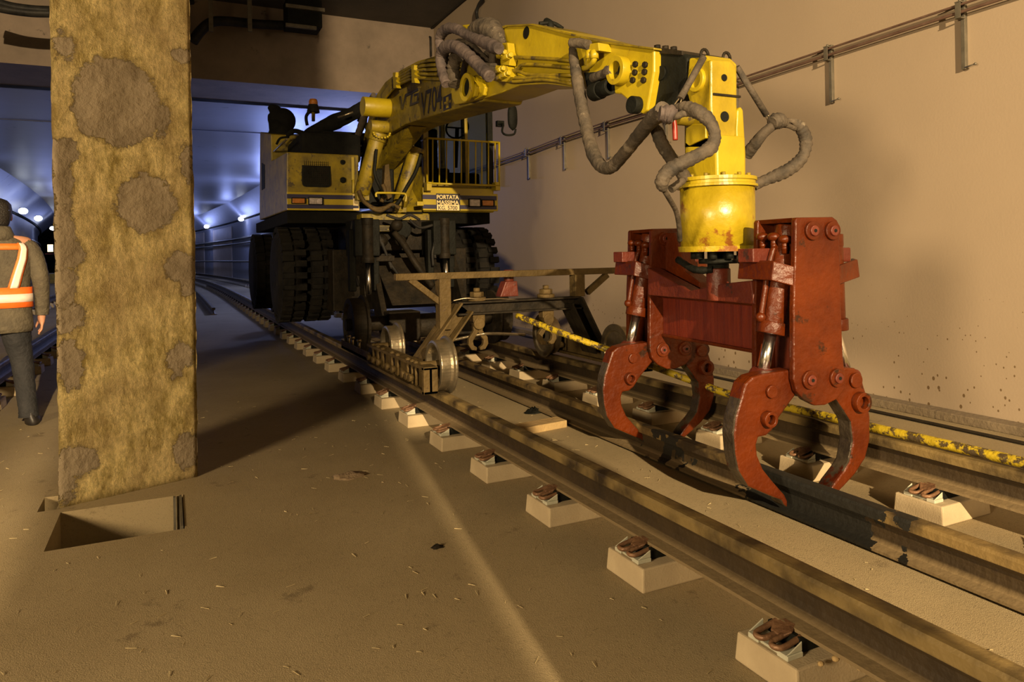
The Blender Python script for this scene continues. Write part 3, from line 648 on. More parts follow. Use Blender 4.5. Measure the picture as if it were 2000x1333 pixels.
mb=MB(); mb.box((cl+.05,YFR+.055,zc+.09),(mid-.02,YFR+.062,ztop-.06)); mb.box((mid+.02,YFR+.055,zc+.09),(cr_-.06,YFR+.062,ztop-.06)); mb.box((cr_-.03,YFR+.1,zc+.09),(cr_-.024,yb-.1,ztop-.06)); mb.box((cl+.1,yb-.05,zc+.35),(cr_-.1,yb-.044,ztop-.06))
mb.build('cab_window',GL,EX)
mb=MB(); c0=P(893,250,Y=8.55); R_=.15
ringp=[c0+V((R_*math.cos(t),-.5*R_*math.sin(t),.80*R_*math.sin(t))) for t in [2*math.pi*k/20 for k in range(21)]]
mb.tube(ringp,.012,8,1,smooth=False); mb.cyl(c0,c0+V((0,.08,-.5)),.025); mb.cyl(c0+V((-.14,0,0)),c0+V((.14,0,0)),.01); mb.build('steering_wheel',M['black'],EX)
mb=MB(); mb.box((3.0,9.1,zc+.1),(3.45,9.6,zc+.4)); mb.box((3.02,9.5,zc+.35),(3.43,9.64,zc+1.0)); mb.box((2.85,9.0,zc+.1),(2.95,9.5,zc+.55)); mb.box((cl+.08,YFR+.2,zc),(cr_-.1,8.5,zc+.25)); mb.build('driver_seat',M['black'],EX,.03)
# guard rail in front of the cab
mb=MB(); Yg=7.97
xs=[834.5,845,858,872,887,901,915,929,941,954,967,975]
tp=lambda x:270+(x-832)*(8.5/143); bt=lambda x:358+(x-832)*(5/143)
for x in xs: mb.cyl(P(x,tp(x),Y=Yg),P(x,bt(x),Y=Yg),.009 if x not in (834.5,975) else .013,n=8)
for f in (tp,bt): mb.cyl(P(833,f(833),Y=Yg),P(976,f(976),Y=Yg),.013,n=8)
mb.cyl(P(834,270,Y=Yg),P(834,270,Y=Yg)+V((0,.2,0)),.012,n=8); mb.cyl(P(975,279,Y=Yg),P(975,279,Y=Yg)+V((0,.2,0)),.012,n=8)
for x in (838,972): q=P(x,364,Y=Yg); mb.box((q.x-.03,Yg-.01,q.z-.05),(q.x+.03,Yg+.1,q.z+.05))
mb.build('cab_guard',M['yellow'],EX)
# mirror
mb=MB(); mb.tube([P(974,243,Y=8.1),P(982,243,Y=8.05),P(981,258,Y=8.0),P(990,264,Y=7.95),P(1004,262,Y=7.95),P(1007,252,Y=7.95)],.013,8); mb.box(P(976,242,Y=8.1,dx=-.03,dz=-.03),P(982,236,Y=8.1,dx=.02)+V((0,.06,0))); q=mb.build('mirror_arm',M['black'],EX)
mb=MB(); cc=P(1001,229,Y=7.95); secs=[]
for k in range(9):
    t=-1+k/4; f=(1-abs(t)**3.2)**.5 if abs(t)<1 else .12
    secs.append((cc+V((0,0,.165*t)),.066*max(f,.12),.035*max(f,.12)))
mb.loft(secs,16); mb.build('mirror',M['black'],q)
# --- boom. side face follows a vertical plane that swings slightly to the right toward the camera
BA=(2.17,8.7);BB=(2.46,3.1)
bdir=V((BB[0]-BA[0],BB[1]-BA[1],0)).normalized(); bn=V((-bdir.y,bdir.x,0)); 
if bn.x<0: bn=-bn
def B(x,y,off=0): return PL(x,y,BA,BB)-bn*off if off>=0 else PL(x,y,BA,BB)-bn*off
def Bn(x,y,off):   # point lying 'off' metres in front of the side face (towards -x)
    a=(BA[0]-bn.x*off,BA[1]-bn.y*off); b=(BB[0]-bn.x*off,BB[1]-bn.y*off); return PL(x,y,a,b)
def side(name,pts,off,width,m,bev=.006,parent=EX):
    """plate or box whose visible outline is given on the boom side plane"""
    return MB().prism([Bn(x,y,off) for x,y in pts],bn*width).build(name,m,parent,bev)
lower=[(944,198),(900,210),(848,225),(790,244),(760,262),(735,300),(712,395),(694,392),(706,300),(712,258),(722,222),(735,185),(752,160),(780,138),(815,119),(857,107),(905,112),(945,135),(955,165)]
bm_=side('lower_boom',lower,0,.36,M['yellow_dirty'],.012)
MB().prism([Bn(x,y,-.05) for x,y in ((752,250),(800,246),(786,268),(736,333),(722,330))],bn*.2).build('boom_foot_plate',M['yellow_dirty'],EX,.008)
upper=[(1277,95),(1172,82),(1110,62),(1040,48),(990,50),(968,66),(956,95),(945,130),(928,165),(938,194),(975,183),(1015,167),(1067,164),(1115,170),(1187,181),(1212,184),(1226,196),(1240,217),(1254,222),(1264,216),(1277,140)]
up_=side('upper_boom',upper,.02,.34,M['yellow'],.010)
# underside rib visible below the near part of the arm
side('boom_flange',[(955,66),(975,54),(985,49),(1040,46),(1172,80),(1277,93),(1277,97),(1172,84),(1040,50),(990,52)],.035,.37,M['yellow_dirty'],.002)
mb=MB(); hx=Bn(915,173,.02)
def disc(x,y,off,r,t,name,m,parent=EX,n=28,hole=0,plane=Bn):
    p=plane(x,y,off); return MB().cyl(p,p-bn*t,r,n=n,hole=hole).build(name,m,parent,.003)
pp=[(883,193),(880,178),(888,163),(905,152),(925,148),(940,155),(947,170),(944,186),(930,194),(900,202),(888,204)]
side('pivot_plate',pp,.06,.05,M['yellow'],.008)
q=side('pivot_cover',[(897,190),(894,172),(905,158),(922,157),(930,170),(926,188),(912,196)],.10,.04,M['yellow'],.008)
disc(915,171,.10,.115,.03,'pivot_ring',M['yellow'],hole=.075); disc(915,171,.101,.074,.004,'pivot_pin',M['black'])
disc(760,212,.0,.105,.30,'boss_tube',M['yellow']); disc(748,245,.0,.05,.14,'boss_pin',M['yellow_dirty']); disc(757,249,.0,.07,.20,'boss_tube',M['yellow_dirty'])
disc(1216,139,.02,.085,.06,'pin_boss',M['yellow'],hole=.052); disc(1217,139,.021,.052,.004,'pin_bore',M['black'])
disc(1028,64,.02,.045,.003,'lightening_hole',M['black']); 
for x,y in ((1243,126),(1262,127),(1242,142),(1261,141),(1238,157),(1259,157)): p=Bn(x,y,.02); MB().cyl(p,p-bn*.018,.018,n=6).build('bolt',M['dark'],EX)
disc(1246,206,.02,.05,.05,'knuckle_pin',M['black'])
# fittings under the arm
a=Bn(1180,144,.05); mb=MB(); mb.cyl(a-bdir*.12,a+bdir*.04,.028); mb.cyl(a+bdir*.04,a+bdir*.09,.04,hole=.022,n=20); mb.build('pipe_fitting',M['hose'],EX,.002)
a=Bn(1170,177,.05); mb=MB(); mb.cyl(a-bdir*.06,a+bdir*.02,.055); mb.cyl(a+bdir*.02,a+bdir*.12,.048,hole=.03,n=20); mb.build('accumulator_port',M['black'],EX,.002)
side('port_plate',[(1140,142),(1165,140),(1172,178),(1158,182),(1146,172)],.035,.03,M['black'],.003)
# pipes along the arm
PM=M['yellow_dirty']
mb=MB()
for pts,r in (([(988,112),(1030,113),(1118,118)],.014),([(1000,140),(1012,134),(1028,126),(1118,132)],.013),([(990,137),(1015,140),(1035,146),(1118,147)],.013),([(998,152),(1030,153),(1060,150),(1118,158)],.015),([(985,155),(1000,160),(1060,156),(1118,164)],.013)):
    mb.tube([Bn(x,y,.05) for x,y in pts],r,8,4)
mb.build('hydraulic_pipe',M['yellow_dirty'],EX)
side('pipe_block',[(962,158),(964,127),(990,129),(998,150),(988,160)],.09,.06,M['yellow'],.004)
side('pipe_block',[(980,84),(991,83),(993,100),(997,112),(994,128),(978,126)],.09,.06,M['yellow'],.004)
mb=MB()
for x,y in ((974,138),(976,151),(988,112),(984,147),(977,107)): p=Bn(x,y,.10); mb.cyl(p-bdir*.03,p+bdir*.05,.026,n=6); mb.cyl(p+bdir*.05,p+bdir*.085,.020,n=6)
mb.build('pipe_nut',M['yellow'],EX,.002)
side('hose_block',[(1147,86),(1168,83),(1170,99),(1150,101)],.11,.10,M['yellow'],.004)
mb=MB(); mb.tube([Bn(1152,103,.1),Bn(1151,115,.1),Bn(1148,126,.08)],.018,8); mb.tube([Bn(1161,103,.1),Bn(1160,118,.1),Bn(1150,130,.08),Bn(1138,134,.05)],.018,8)
for x,y in ((1152,107),(1161,107)): p=Bn(x,y,.1); mb.cyl(p+V((0,0,.025)),p-V((0,0,.025)),.028,n=6)
mb.build('hydraulic_pipe',M['yellow'],EX)
mb=MB(); mb.tube([Bn(1150,88,.12),Bn(1130,84,.14),Bn(1115,84,.16)],.03,10); mb.build('hose_elbow',M['hose'],EX)
# pipes over the lower boom
mb=MB()
for k in range(5):
    f=k/4; y0=128+f*26
    pts=[(872-2*k,118+f*36),(840,118+f*36),(812,126+f*26),(790,138+f*22),(772,152+f*18),(752,180+f*12),(738,208+f*8),(728,234+f*4)]
    mb.tube([Bn(x,y,.04) for x,y in pts],.017,8,4)
mb.build('hydraulic_pipe',M['yellow_dirty'],EX)
for x,y0,y1 in ((767,142,172),(803,128,162)): side('pipe_clamp',[(x,y0),(x+6,y0-1),(x+5,y0+8),(x+9,y0+10),(x+6,y0+16),(x+10,y0+20),(x+6,y0+25),(x+8,y1),(x+1,y1)],.085,.05,M['yellow'],.002)
mb=MB()
for pts,r in (([(724,195),(716,215),(706,245),(700,262)],.045),([(730,185),(722,200),(712,228)],.03)): mb.tube([Bn(x,y,.03) for x,y in pts],r,10,wob=.12)
mb.build('hose_sleeve',M['hose'],EX)
# knuckle hoses
def hose(name,pts,off,r,m,wob=.05,rr=None,fn=Bn,parent=EX):
    q=[]
    for i,p in enumerate(pts):
        o=off if not isinstance(off,(list,tuple)) else off[i]; q.append(fn(p[0],p[1],o))
    return MB().tube(q,r,14,7,wob=wob,rr=rr).build(name,m,parent)
hose('knuckle_hose',[(870,160),(864,130),(862,100),(859,75),(870,58),(890,56),(915,70),(940,80),(962,90),(975,95)],.16,.05,M['purple'],.12,rr=[.04,.042,.038,.042,.046,.042,.038,.044,.052,.04])
hose('knuckle_hose',[(872,165),(864,140),(861,112),(868,95),(885,90),(905,100),(925,118),(945,138),(957,150)],.22,.055,M['purple'],.12,rr=[.042,.044,.048,.052,.052,.050,.046,.05,.044])
hose('knuckle_hose',[(880,150),(876,120),(880,92),(905,85),(925,97),(945,118),(965,133)],.10,.04,M['hose'],.1)
hose('knuckle_hose',[(920,85),(928,62),(945,55),(962,60),(975,78),(980,92)],.08,.085,M['hose'],.12,rr=[.04,.065,.085,.085,.05,.035])
hose('knuckle_hose',[(890,165),(885,140),(888,120),(892,110)],.15,.055,M['hose_dark'],.2)
hose('knuckle_hose',[(948,120),(950,110),(957,98),(962,92)],.05,.03,M['hose'],.1)
hose('knuckle_hose',[(963,132),(962,115),(964,98)],.10,.03,M['hose_dark'],.1)
side('pin_block',[(903,49),(920,47),(922,58),(906,60)],.10,.12,M['yellow'],.004)
side('knuckle_bracket',[(905,60),(916,60),(914,92),(906,90)],.03,.06,M['yellow_dirty'],.004)
# lift cylinders of the boom
def ycyl(a,b,r,Ya,Yb,name='boom_lift_cylinder'):
    pa,pb=P(a[0],a[1],Y=Ya),P(b[0],b[1],Y=Yb); d=(pb-pa).normalized()
    mb=MB(); mb.cyl(pa,pb,r,n=24); mb.cyl(pa-d*.02,pa+d*.07,r*1.12,n=24); mb.ball(pb+d*.03,r*.8); mb.box(pb-V((.07,.05,.08)),pb+V((.07,.05,.03))); return mb.build(name,M['yellow_dirty'],EX,.004)
ycyl((739,262),(707,378),.085,7.7,7.9); ycyl((813,292),(780,402),.085,7.9,8.0)
mb=MB(); c=P(743,262,Y=7.65); 
for k in range(9):
    t=math.pi*(1+k/8); mb.ball(c+V((.09*math.cos(t),-.06,.05*math.sin(t))),.013,n=8)
mb.build('collar_bolt',M['yellow'],EX)
mb=MB(); mb.tube([P(735,292,Y=7.6),P(733,315,Y=7.6),P(732,340,Y=7.6),P(742,365,Y=7.6),P(752,385,Y=7.7)],.018,8); mb.tube([P(823,300,Y=7.8),P(812,335,Y=7.8),P(795,365,Y=7.8),P(778,395,Y=7.8),P(765,405,Y=7.8)],.022,8); mb.build('lift_hose',M['black'],EX)
mb=MB(); mb.tube([P(735,385,Y=7.6),P(735,378,Y=7.6),P(745,377,Y=7.6),P(785,378,Y=7.6),P(793,382,Y=7.6),P(792,395,Y=7.6)],.013,8); mb.build('step_bar',M['yellow'],EX)
mb=MB(); mb.prism([P(x,y,Y=8.0) for x,y in ((752,322),(760,320),(766,385),(758,390),(750,360))],(0,.12,0)); mb.build('link_plate',M['mud'],EX,.006)
mb=MB(); a=P(790,276,Y=7.9);b=P(807,288,Y=7.9); mb.box((a.x,7.85,b.z-.02),(b.x,7.93,a.z+.02)); q=mb.build('work_lamp',M['lens'],EX,.01); MB().tube([P(797,272,Y=7.9),P(788,262,Y=7.95),P(779,256,Y=8.0)],.01,6).build('lamp_cable',M['steel'],q)
mb=MB(); 
for pts in ([(700,372),(712,395),(735,408),(760,404)],[(722,404),(742,412),(765,400),(780,407)],[(745,395),(752,375),(747,360)]): mb.tube([P(x,y,Y=7.8) for x,y in pts],.024,8)
mb.build('valve_hose',M['mud'],EX)
mb=MB(); mb.box(P(712,400,Y=8.1),P(770,330,Y=8.1)+V((0,.7,0))); mb.build('boom_well',M['black'],EX,.02)
mb=MB(); a=P(815,402,Y=7.95); mb.box(a,a+V((.08,.04,.05))); a=P(826,424,Y=8.0); mb.box(a,a+V((.07,.04,.04))); mb.build('step_block',M['yellow'],EX,.004)
# lettering on the boom
def bplane(x,y,off): return Bn(x,y,off)
def btext(s,p0,p1,h,m,name='lettering',it=0,bold=.02):
    a=Bn(*p0,.004);b=Bn(*p1,.004); ex_=(b-a).normalized(); ez=V((0,0,1))-ex_*ex_.z; ez.normalize(); en=ex_.cross(ez)
    R_=Matrix((ex_,ez,en)).transposed(); return text(s,a,h,(b-a).length,m,bm_,rot=R_,ext=.001,bold=bold,name=name,italic=it)
btext('V704',(822,228),(863,213),.235,M['ink'],bold=.012)
def stroke(pts,w=None): return MB().prism([Bn(x,y,.006) for x,y in pts],bn*.004)
for pts in ([(780,187.5),(783,188),(786,208),(790,189),(791,184),(816,172),(817,177),(793,189),(787,214),(784,214)],[(803,184),(806,184),(803,202),(817,197),(817,201),(800,207.5)],[(808,184),(817,181),(817,195),(814,197),(815,185),(810,188)]):
    stroke(pts).build('logo_mark',M['ink'],bm_)
mk=stroke([(865.5,190),(881,182),(881,211),(865.5,217)]).build('logo_mark',M['ink'],bm_)
for pts in ([(871,190.5),(875.5,188.5),(875.5,210),(871,212)],[(867,200),(880,195),(880,200),(867,205)]): MB().prism([Bn(x,y,.009) for x,y in pts],bn*.004).build('logo_cross',M['yellow_dirty'],bm_)
# --- dark greasy joint and head
def Pn(x,y,Y): return P(x,y,Y=Y)
jn=[(1277,96),(1330,100),(1342,112),(1342,150),(1330,178),(1318,200),(1300,238),(1286,225),(1268,226),(1262,205),(1277,150)]
side('swing_joint',jn,-.03,.28,M['black'],.01)
side('joint_cap',[(1277,92),(1332,99),(1332,108),(1277,104)],-.02,.30,M['dark'],.004)
for x in (1284,1300,1316): p=Bn(x,95+(x-1280)*.11,-.1); MB().cyl(p,p+V((0,0,.02)),.02,n=6).build('bolt',M['dark'],EX)
disc(1292,143,-.03,.04,.01,'lightening_hole',M['black'])
HYF=2.84; HXL=P(1387,200,Y=HYF).x; HXR=P(1440,200,Y=HYF).x
def HL(x,y,off=0): return P(x,y,X=HXL-off)
# knuckle head: side plate + front plate
hs=[(1387,118),(1376,108),(1362,112),(1345,113),(1342,150),(1337,176),(1343,188),(1347,205),(1360,204),(1375,200),(1387,212)]
mb=MB(); mb.prism([HL(x,y) for x,y in hs],(HXR-HXL-.0,0,0)); mb.build('head_block',M['yellow'],EX,.012)
zt_=P(1410,117,Y=HYF).z; zb_=P(1410,288,Y=HYF).z
mb=MB(); pts=[(1388,116),(1428,118),(1438,128),(1440,150),(1440,205),(1442,245),(1436,270),(1425,282),(1405,285),(1394,270),(1390,240),(1388,205)]
mb.prism([P(x,y,Y=HYF-.02) for x,y in pts],(0,.16,0)); mb.build('head_front_plate',M['yellow_rust'],EX,.010)
p=P(1414,152,Y=HYF-.02); MB().cyl(p,p-V((0,.004,0)),.018,n=16).build('head_bore',M['black'],EX)
p=P(1415,228,Y=HYF-.02); MB().cyl(p,p-V((0,.004,0)),.027,n=16).build('head_bore',M['black'],EX)
p=HL(1366,157); MB().cyl(p,p-V((.03,0,0)),.062,hole=.038,n=28).build('pin_boss',M['yellow'],EX,.004); MB().cyl(p,p-V((.002,0,0)),.038).build('pin_bore',M['black'],EX)
mb=MB(); mb.box((HXL,HYF-.028,P(1410,188,Y=HYF).z-.006),(HXR,HYF-.018,P(1410,188,Y=HYF).z+.006)); mb.build('weld_seam',M['dark'],EX,.002)
# stick body below the head
SXR=P(1457,300,Y=2.80).x
mb=MB(); mb.box((HXL,2.80,P(1400,347,Y=2.80).z-.02),(SXR,3.05,P(1400,262,Y=2.8).z)); mb.build('stick_body',M['yellow'],EX,.012)
mb=MB(); x0=P(1438,240,Y=2.82).x
mb.prism([P(x,y,Y=2.81) for x,y in ((1438,250),(1440,215),(1447,208),(1452,215),(1457,300),(1457,345),(1440,345))],(0,.2,0))
mb.prism([HL(x,y,.0) for x,y in ((1387,240),(1382,212),(1372,200),(1355,205),(1340,225),(1336,245),(1336,290),(1387,290))],(.05,0,0)); mb.build('stick_cheek',M['yellow'],EX,.008)
mb=MB(); mb.prism([HL(x,y,.012) for x,y in ((1339,242),(1378,242),(1378,270),(1345,285),(1339,280))],(.02,0,0)); mb.build('access_plate',M['yellow'],EX,.004)
p=HL(1350,230,0); MB().cyl(p+V((.05,0,0)),p-V((.10,0,0)),.045,n=24).build('head_pin',M['yellow_dirty'],EX,.004)
# lifting eyes and spring rods
for x,y in ((1376,108),(1419,114)):
    c=P(x,y,Y=2.9); pts=[c+V((.024*math.cos(t),0,.03*math.sin(t))) for t in [2*math.pi*k/14 for k in range(15)]]
    MB().tube(pts,.008,8,1,smooth=False).build('lifting_eye',M['dark'],EX)
def rod(a,b,Y1,Y2,hy=None):
    pa,pb=P(a[0],a[1],Y=Y1),P(b[0],b[1],Y=Y2); d=(pb-pa).normalized()
    o=MB().cyl(pa,pb-d*.06,.017,n=12).build('spring_rod',M['hose'],EX)
    MB().tube([pb-d*.06+V((.008,0,0)),pb-d*.02+V((.014,0,0)),pb+V((0,0,0)),pb-d*.02-V((.014,0,0)),pb-d*.06-V((.008,0,0))],.004,6).build('spring_hook',M['steel'],o)
rod((1374,112),(1318,212),2.75,2.75); rod((1439,131),(1508,243),2.85,2.85)
# rotator drum
DC=V((P(1401,420,Y=2.93).x,2.93,0)); zD1=P(1401,352,Y=2.75).z; zD0=P(1401,487,Y=2.75).z; Rd=.190
mb=MB(); mb.cyl((DC.x,DC.y,zD0),(DC.x,DC.y,zD1+.01),Rd,n=64); q=mb.build('rotator_drum',M['yellow_rust'],EX)
mb=MB(); mb.lathe([(0,Rd+.002),(0,Rd+.016),(.012,Rd+.016),(.016,Rd+.004),(.030,Rd+.004),(.033,Rd+.012),(.05,Rd+.012),(.052,Rd-.04)],(DC.x,DC.y,zD1-.02),(0,0,1),56)
mb.build('drum_rim',M['yellow'],q)
mb=MB(); mb.lathe([(0,Rd+.010),(.028,Rd+.014),(.030,Rd-.01)],(DC.x,DC.y,zD0-.012),(0,0,1),56); mb.build('drum_base_ring',M['yellow_rust'],q)
for k in range(12):
    t=2*math.pi*k/12; c=V((DC.x+.165*math.cos(t),DC.y+.165*math.sin(t),0)); MB().cyl((c.x,c.y,zD1+.03),(c.x,c.y,zD1+.048),.012,n=6).build('bolt',M['yellow_dirty'],q)
mb=MB()
for k in range(9):
    t=2*math.pi*k/9+.3; c=V((DC.x+.12*math.cos(t),DC.y+.12*math.sin(t),0)); mb.cyl((c.x,c.y,zD0-.05),(c.x,c.y,zD0-.01),.020,n=8)
mb.cyl((DC.x,DC.y,zD0-.12),(DC.x,DC.y,zD0),.055,n=24); mb.cyl((DC.x,DC.y,zD0-.075),(DC.x,DC.y,zD0-.05),.10,n=24)
mb.build('rotator_hub',M['black'],EX)
# big hoses round the head
H=M['hose']; HD=M['hose_dark']
def hz(name,pts,r,m,Y=None,X=None,wob=.06,rr=None):
    q=[]
    for p in pts:
        yy=p[2] if len(p)>2 else Y
        q.append(P(p[0],p[1],Y=yy) if X is None else P(p[0],p[1],X=X))
    return MB().tube(q,r,16,8,wob=wob,rr=rr).build(name,m,EX)
hz('arm_hose',[(1118,88,3.95),(1120,110,3.9),(1128,160,3.85),(1138,215,3.8),(1148,262,3.72),(1160,303,3.6),(1176,326,3.48),(1195,326,3.36),(1222,297,3.2),(1250,262,3.02),(1275,232,2.86),(1296,215,2.75)],.036,H,wob=.07,rr=[.02,.03,.037,.040,.038,.042,.036,.036,.034,.036,.040,.042])
hz('head_hose',[(1318,214,2.7),(1340,209,2.62),(1362,218,2.56),(1384,235,2.52),(1396,262,2.5),(1388,288,2.5),(1360,305,2.52),(1330,320,2.55),(1305,335,2.58),(1293,355,2.6),(1296,370,2.62)],.030,H,wob=.10,rr=[.022,.026,.034,.030,.026,.032,.030,.032,.034,.032,.02])
hz('head_hose',[(1296,370,2.62),(1308,390,2.66),(1320,412,2.72),(1326,440,2.78),(1328,470,2.84)],.012,HD,wob=.02)
hz('head_hose',[(1280,240,2.95),(1290,275,2.95),(1306,302,2.95),(1326,330,2.95),(1340,350,2.95)],.034,HD)
hz('head_hose',[(1303,222,2.72),(1318,228,2.66),(1335,222,2.62),(1352,222,2.6)],.016,H,wob=.05)
hz('head_hose',[(1458,302,2.95),(1472,285,2.9),(1490,262,2.86),(1508,247,2.84),(1520,240,2.84)],.030,HD,rr=[.034,.032,.028,.026,.03])
hz('head_hose',[(1520,237,2.84),(1545,236,2.82),(1562,248,2.82),(1573,270,2.82),(1572,296,2.82),(1558,318,2.84),(1532,336,2.88),(1500,350,2.92),(1472,362,2.96)],.028,H,wob=.12,rr=[.012,.014,.030,.034,.030,.034,.036,.030,.03])
hz('head_hose',[(1520,245,2.84),(1540,246,2.82),(1553,252,2.82)],.013,HD,wob=.02)
hz('head_hose',[(1310,370,2.9),(1322,362,2.9),(1334,352,2.9)],.02,HD)
hz('rotator_hose',[(1420,503,2.85),(1450,504,2.8),(1480,500,2.7)],.014,HD,wob=.02)
mb=MB(); c=P(1307,224,Y=2.68); mb.tube([P(1288,222,Y=2.7),P(1306,224,Y=2.68),P(1318,230,Y=2.66)],.045,10,rr=[.035,.052,.03],wob=.2); mb.build('hose_clamp_rag',M['purple'],EX)
mb=MB(); mb.tube([P(1508,240,Y=2.82),P(1520,236,Y=2.82),P(1534,240,Y=2.82)],.04,10,rr=[.03,.046,.025],wob=.2); mb.build('hose_clamp_rag',M['hose'],EX)
mb=MB(); mb.tube([P(1316,228,Y=2.9),P(1318,250,Y=2.9),P(1319,274,Y=2.9)],.013,10,rr=[.010,.014,.013]); mb.build('red_handle',mat('red_rubber_grip',(.20,.014,.006),None,rough=.4,bump=0),EX)
# ============================================================ RED RAIL GRAPPLE
GA=(2.68,2.35); GD=V((.9976,-.0698,0)); GNV=V((.0698,.9976,0))
GR=empty('rail_grapple',(2.66,2.95,0),'red rail grapple with four curved claws hanging from the yellow rotator drum','grapple')
def G(x,y,off=0,d=V((0,0,0))):
    a=(GA[0]+GNV.x*off,GA[1]+GNV.y*off); return PL(x,y,a,(a[0]+GD.x,a[1]+GD.y))+d
RED=M['red']
# sizes measured on the near unit, u to the right and z up in the plate plane
def unit(d,near):
    def Q(x,y,off=0): 
        return G(x,y,off)+d                  # template read on the plate plane lying 'off' behind the front face
    def plate(name,pts,o0,t,m=RED,bev=.006,parent=GR,label=None): return MB().prism([Q(x,y,o0) for x,y in pts],GNV*t).build(name,m,parent,bev,label=label)
    front=[(1556,425),(1627,424),(1635,430),(1639,438),(1641,505),(1643,600),(1647,700),(1652,738),(1650,762),(1636,780),(1612,792),(1592,793),(1570,782),(1556,765),(1550,742),(1550,600),(1553,500),(1554,430)]
    fp=plate('front_plate',front,0,.03)
    MB().prism([Q(x,y,0)+GNV*.25 for x,y in front],GNV*.03).build('rear_plate',RED,GR,.006)
    # top cap and web between the plates
    MB().prism([Q(x,y,0)+GNV*.03 for x,y in ((1556,425),(1627,424),(1635,430),(1636,438),(1628,434),(1560,434))],GNV*.22).build('top_cap',RED,GR,.003)
    MB().prism([Q(x,y,0)+GNV*.03 for x,y in ((1588,434),(1606,434),(1608,740),(1590,740))],GNV*.22).build('centre_web',M['red_dull'],GR,.003)
    for x,y in ((1585,451),(1624,451),(1580,742),(1633,738)):
        p=Q(x,y); o=MB().cyl(p,p-GNV*.014,.043,n=28).build('pin_plate',RED,GR,.003); MB().cyl(p-GNV*.012,p-GNV*.024,.024,n=20).build('pin_head',M['red_dull'],o,.003); MB().cyl(p-GNV*.022,p-GNV*.027,.008,n=12).build('grease_nipple',M['black'],o)
    # collar bands round the cylinders, both sides, as bent flats
    for segs in ([((1557,522,0),(1511,510,.05),(1507,548,.05),(1557,561,0)),((1511,510,.05),(1443.5,508,.27),(1440,545,.27),(1507,548,.05))],[((1641,519,0),(1675,507,.06),(1679.5,541.6,.06),(1640,556,0)),((1675,507,.06),(1668,505,.27),(1670,540,.27),(1679.5,541.6,.06))]):
        mb=MB()
        for k,sg_ in enumerate(segs): mb.prism([Q(*t_) for t_ in sg_],GNV*.022 if k==0 else GD*(.022 if segs[0][0][0]<1600 else -.022))
        mb.build('cylinder_collar',RED,GR,.004)
    # claws
    def claw(pts,name='claw'):
        c=plate(name,pts,.035,.085,[M['red'],M['wornsteel']],.010)
        for f in c.data.polygons:
            if abs(f.normal.dot(GNV))<.5 and f.center.z<.55-GR['org'][2]: f.material_index=1
        return c
    L_=[(1548,722),(1556,740),(1557,770),(1543,788),(1523,816),(1509,841),(1497,852),(1482,855),(1478,870),(1480,890),(1491,917),(1511,942),(1533,967),(1539,980),(1539,994),(1531,987),(1527,978),(1512,973),(1462,952),(1443,921),(1436,888),(1433,850),(1437,815),(1447,780),(1456,750),(1470,737),(1490,731),(1515,727)]
    cl_=claw(L_)
    R_=[(1642,722),(1652,718),(1671,720),(1683,731),(1687,752),(1694,774),(1700,815),(1700,860),(1691,896),(1671,927),(1650,950),(1632,968),(1621,975),(1619,962),(1629,945),(1648,920),(1659,902),(1666,862),(1662,825),(1646,800),(1631,778),(1624,760)]
    cr2=claw(R_)
    for c_,pts in ((cl_,((1505,765,.030,0),(1497,818,.036,1))),(cr2,((1669,743,.036,0),(1677,785,.048,1)))):
        for x,y,r,h in pts:
            p=Q(x,y,.035)
            if h: MB().cyl(p,p-GNV*.035,r,hole=r*.60,n=28).build('pin_bush',RED,c_,.003)
            else: MB().cyl(p,p-GNV*.016,r,n=26).build('pin_head',RED,c_,.004)
    # worn inner edge of the right claw
    # cylinders with polished rods
    for sx in (-1,1):
        if sx<0: a=Q(1538,455,.13);b=Q(1506,648,.13);c=Q(1489,735,.13)
        else: a=Q(1622,470,.14);b=Q(1628,640,.14);c=Q(1655,735,.14)
        d_=(b-a).normalized()
        mb=MB(); mb.cyl(a,b,.056,n=28); mb.cyl(b-d_*.045,b+d_*.012,.068,n=28); mb.cyl(a-d_*.03,a+d_*.03,.058,n=28)
        cy=mb.build('grapple_cylinder',RED,GR,.004)
        MB().cyl(b,c,.027,n=24).build('piston_rod',M['chrome'],cy)
        if sx<0:
            mb=MB(); o_=-GD*.075; mb.tube([a+o_*.6-d_*-.02,a+o_+d_*.12,a+o_+d_*.36,a+o_*.9+d_*.40],.014,8); mb.ball(a+o_*1.0+d_*.40,.024); mb.build('feed_pipe',RED,cy)
        MB().cyl(c+GNV*-.05,c+GNV*.05,.04,n=20).build('rod_eye',M['red_dull'],cy,.003)
    # check valves: three capped fittings on the collar
    for (x,y,o1) in ((1489,463,.20),(1511,463,.13),(1532,468,.08)):
        p=Q(x,y,o1); mb=MB(); mb.ball(p,.027,(1.1,1.1,.8)); mb.cyl(p,p-V((0,0,.065)),.014,n=10); mb.cyl(p-V((0,0,.03)),p-V((0,0,.05)),.016,n=6); mb.build('capped_fitting',RED,GR)
    p=Q(1490,500,.14); MB().box(p+V((-.06,0,-.03)),p+V((.06,.10,.035))).build('valve_block',M['red_dull'],GR,.005)
    p=Q(1651,500,.12); MB().box(p+V((-.02,0,-.03)),p+V((.04,.09,.04))).build('valve_block',M['red_dull'],GR,.005)
unit(V((0,0,0)),True)
DF=V((.09,1.19,-.005))
unit(DF,False)
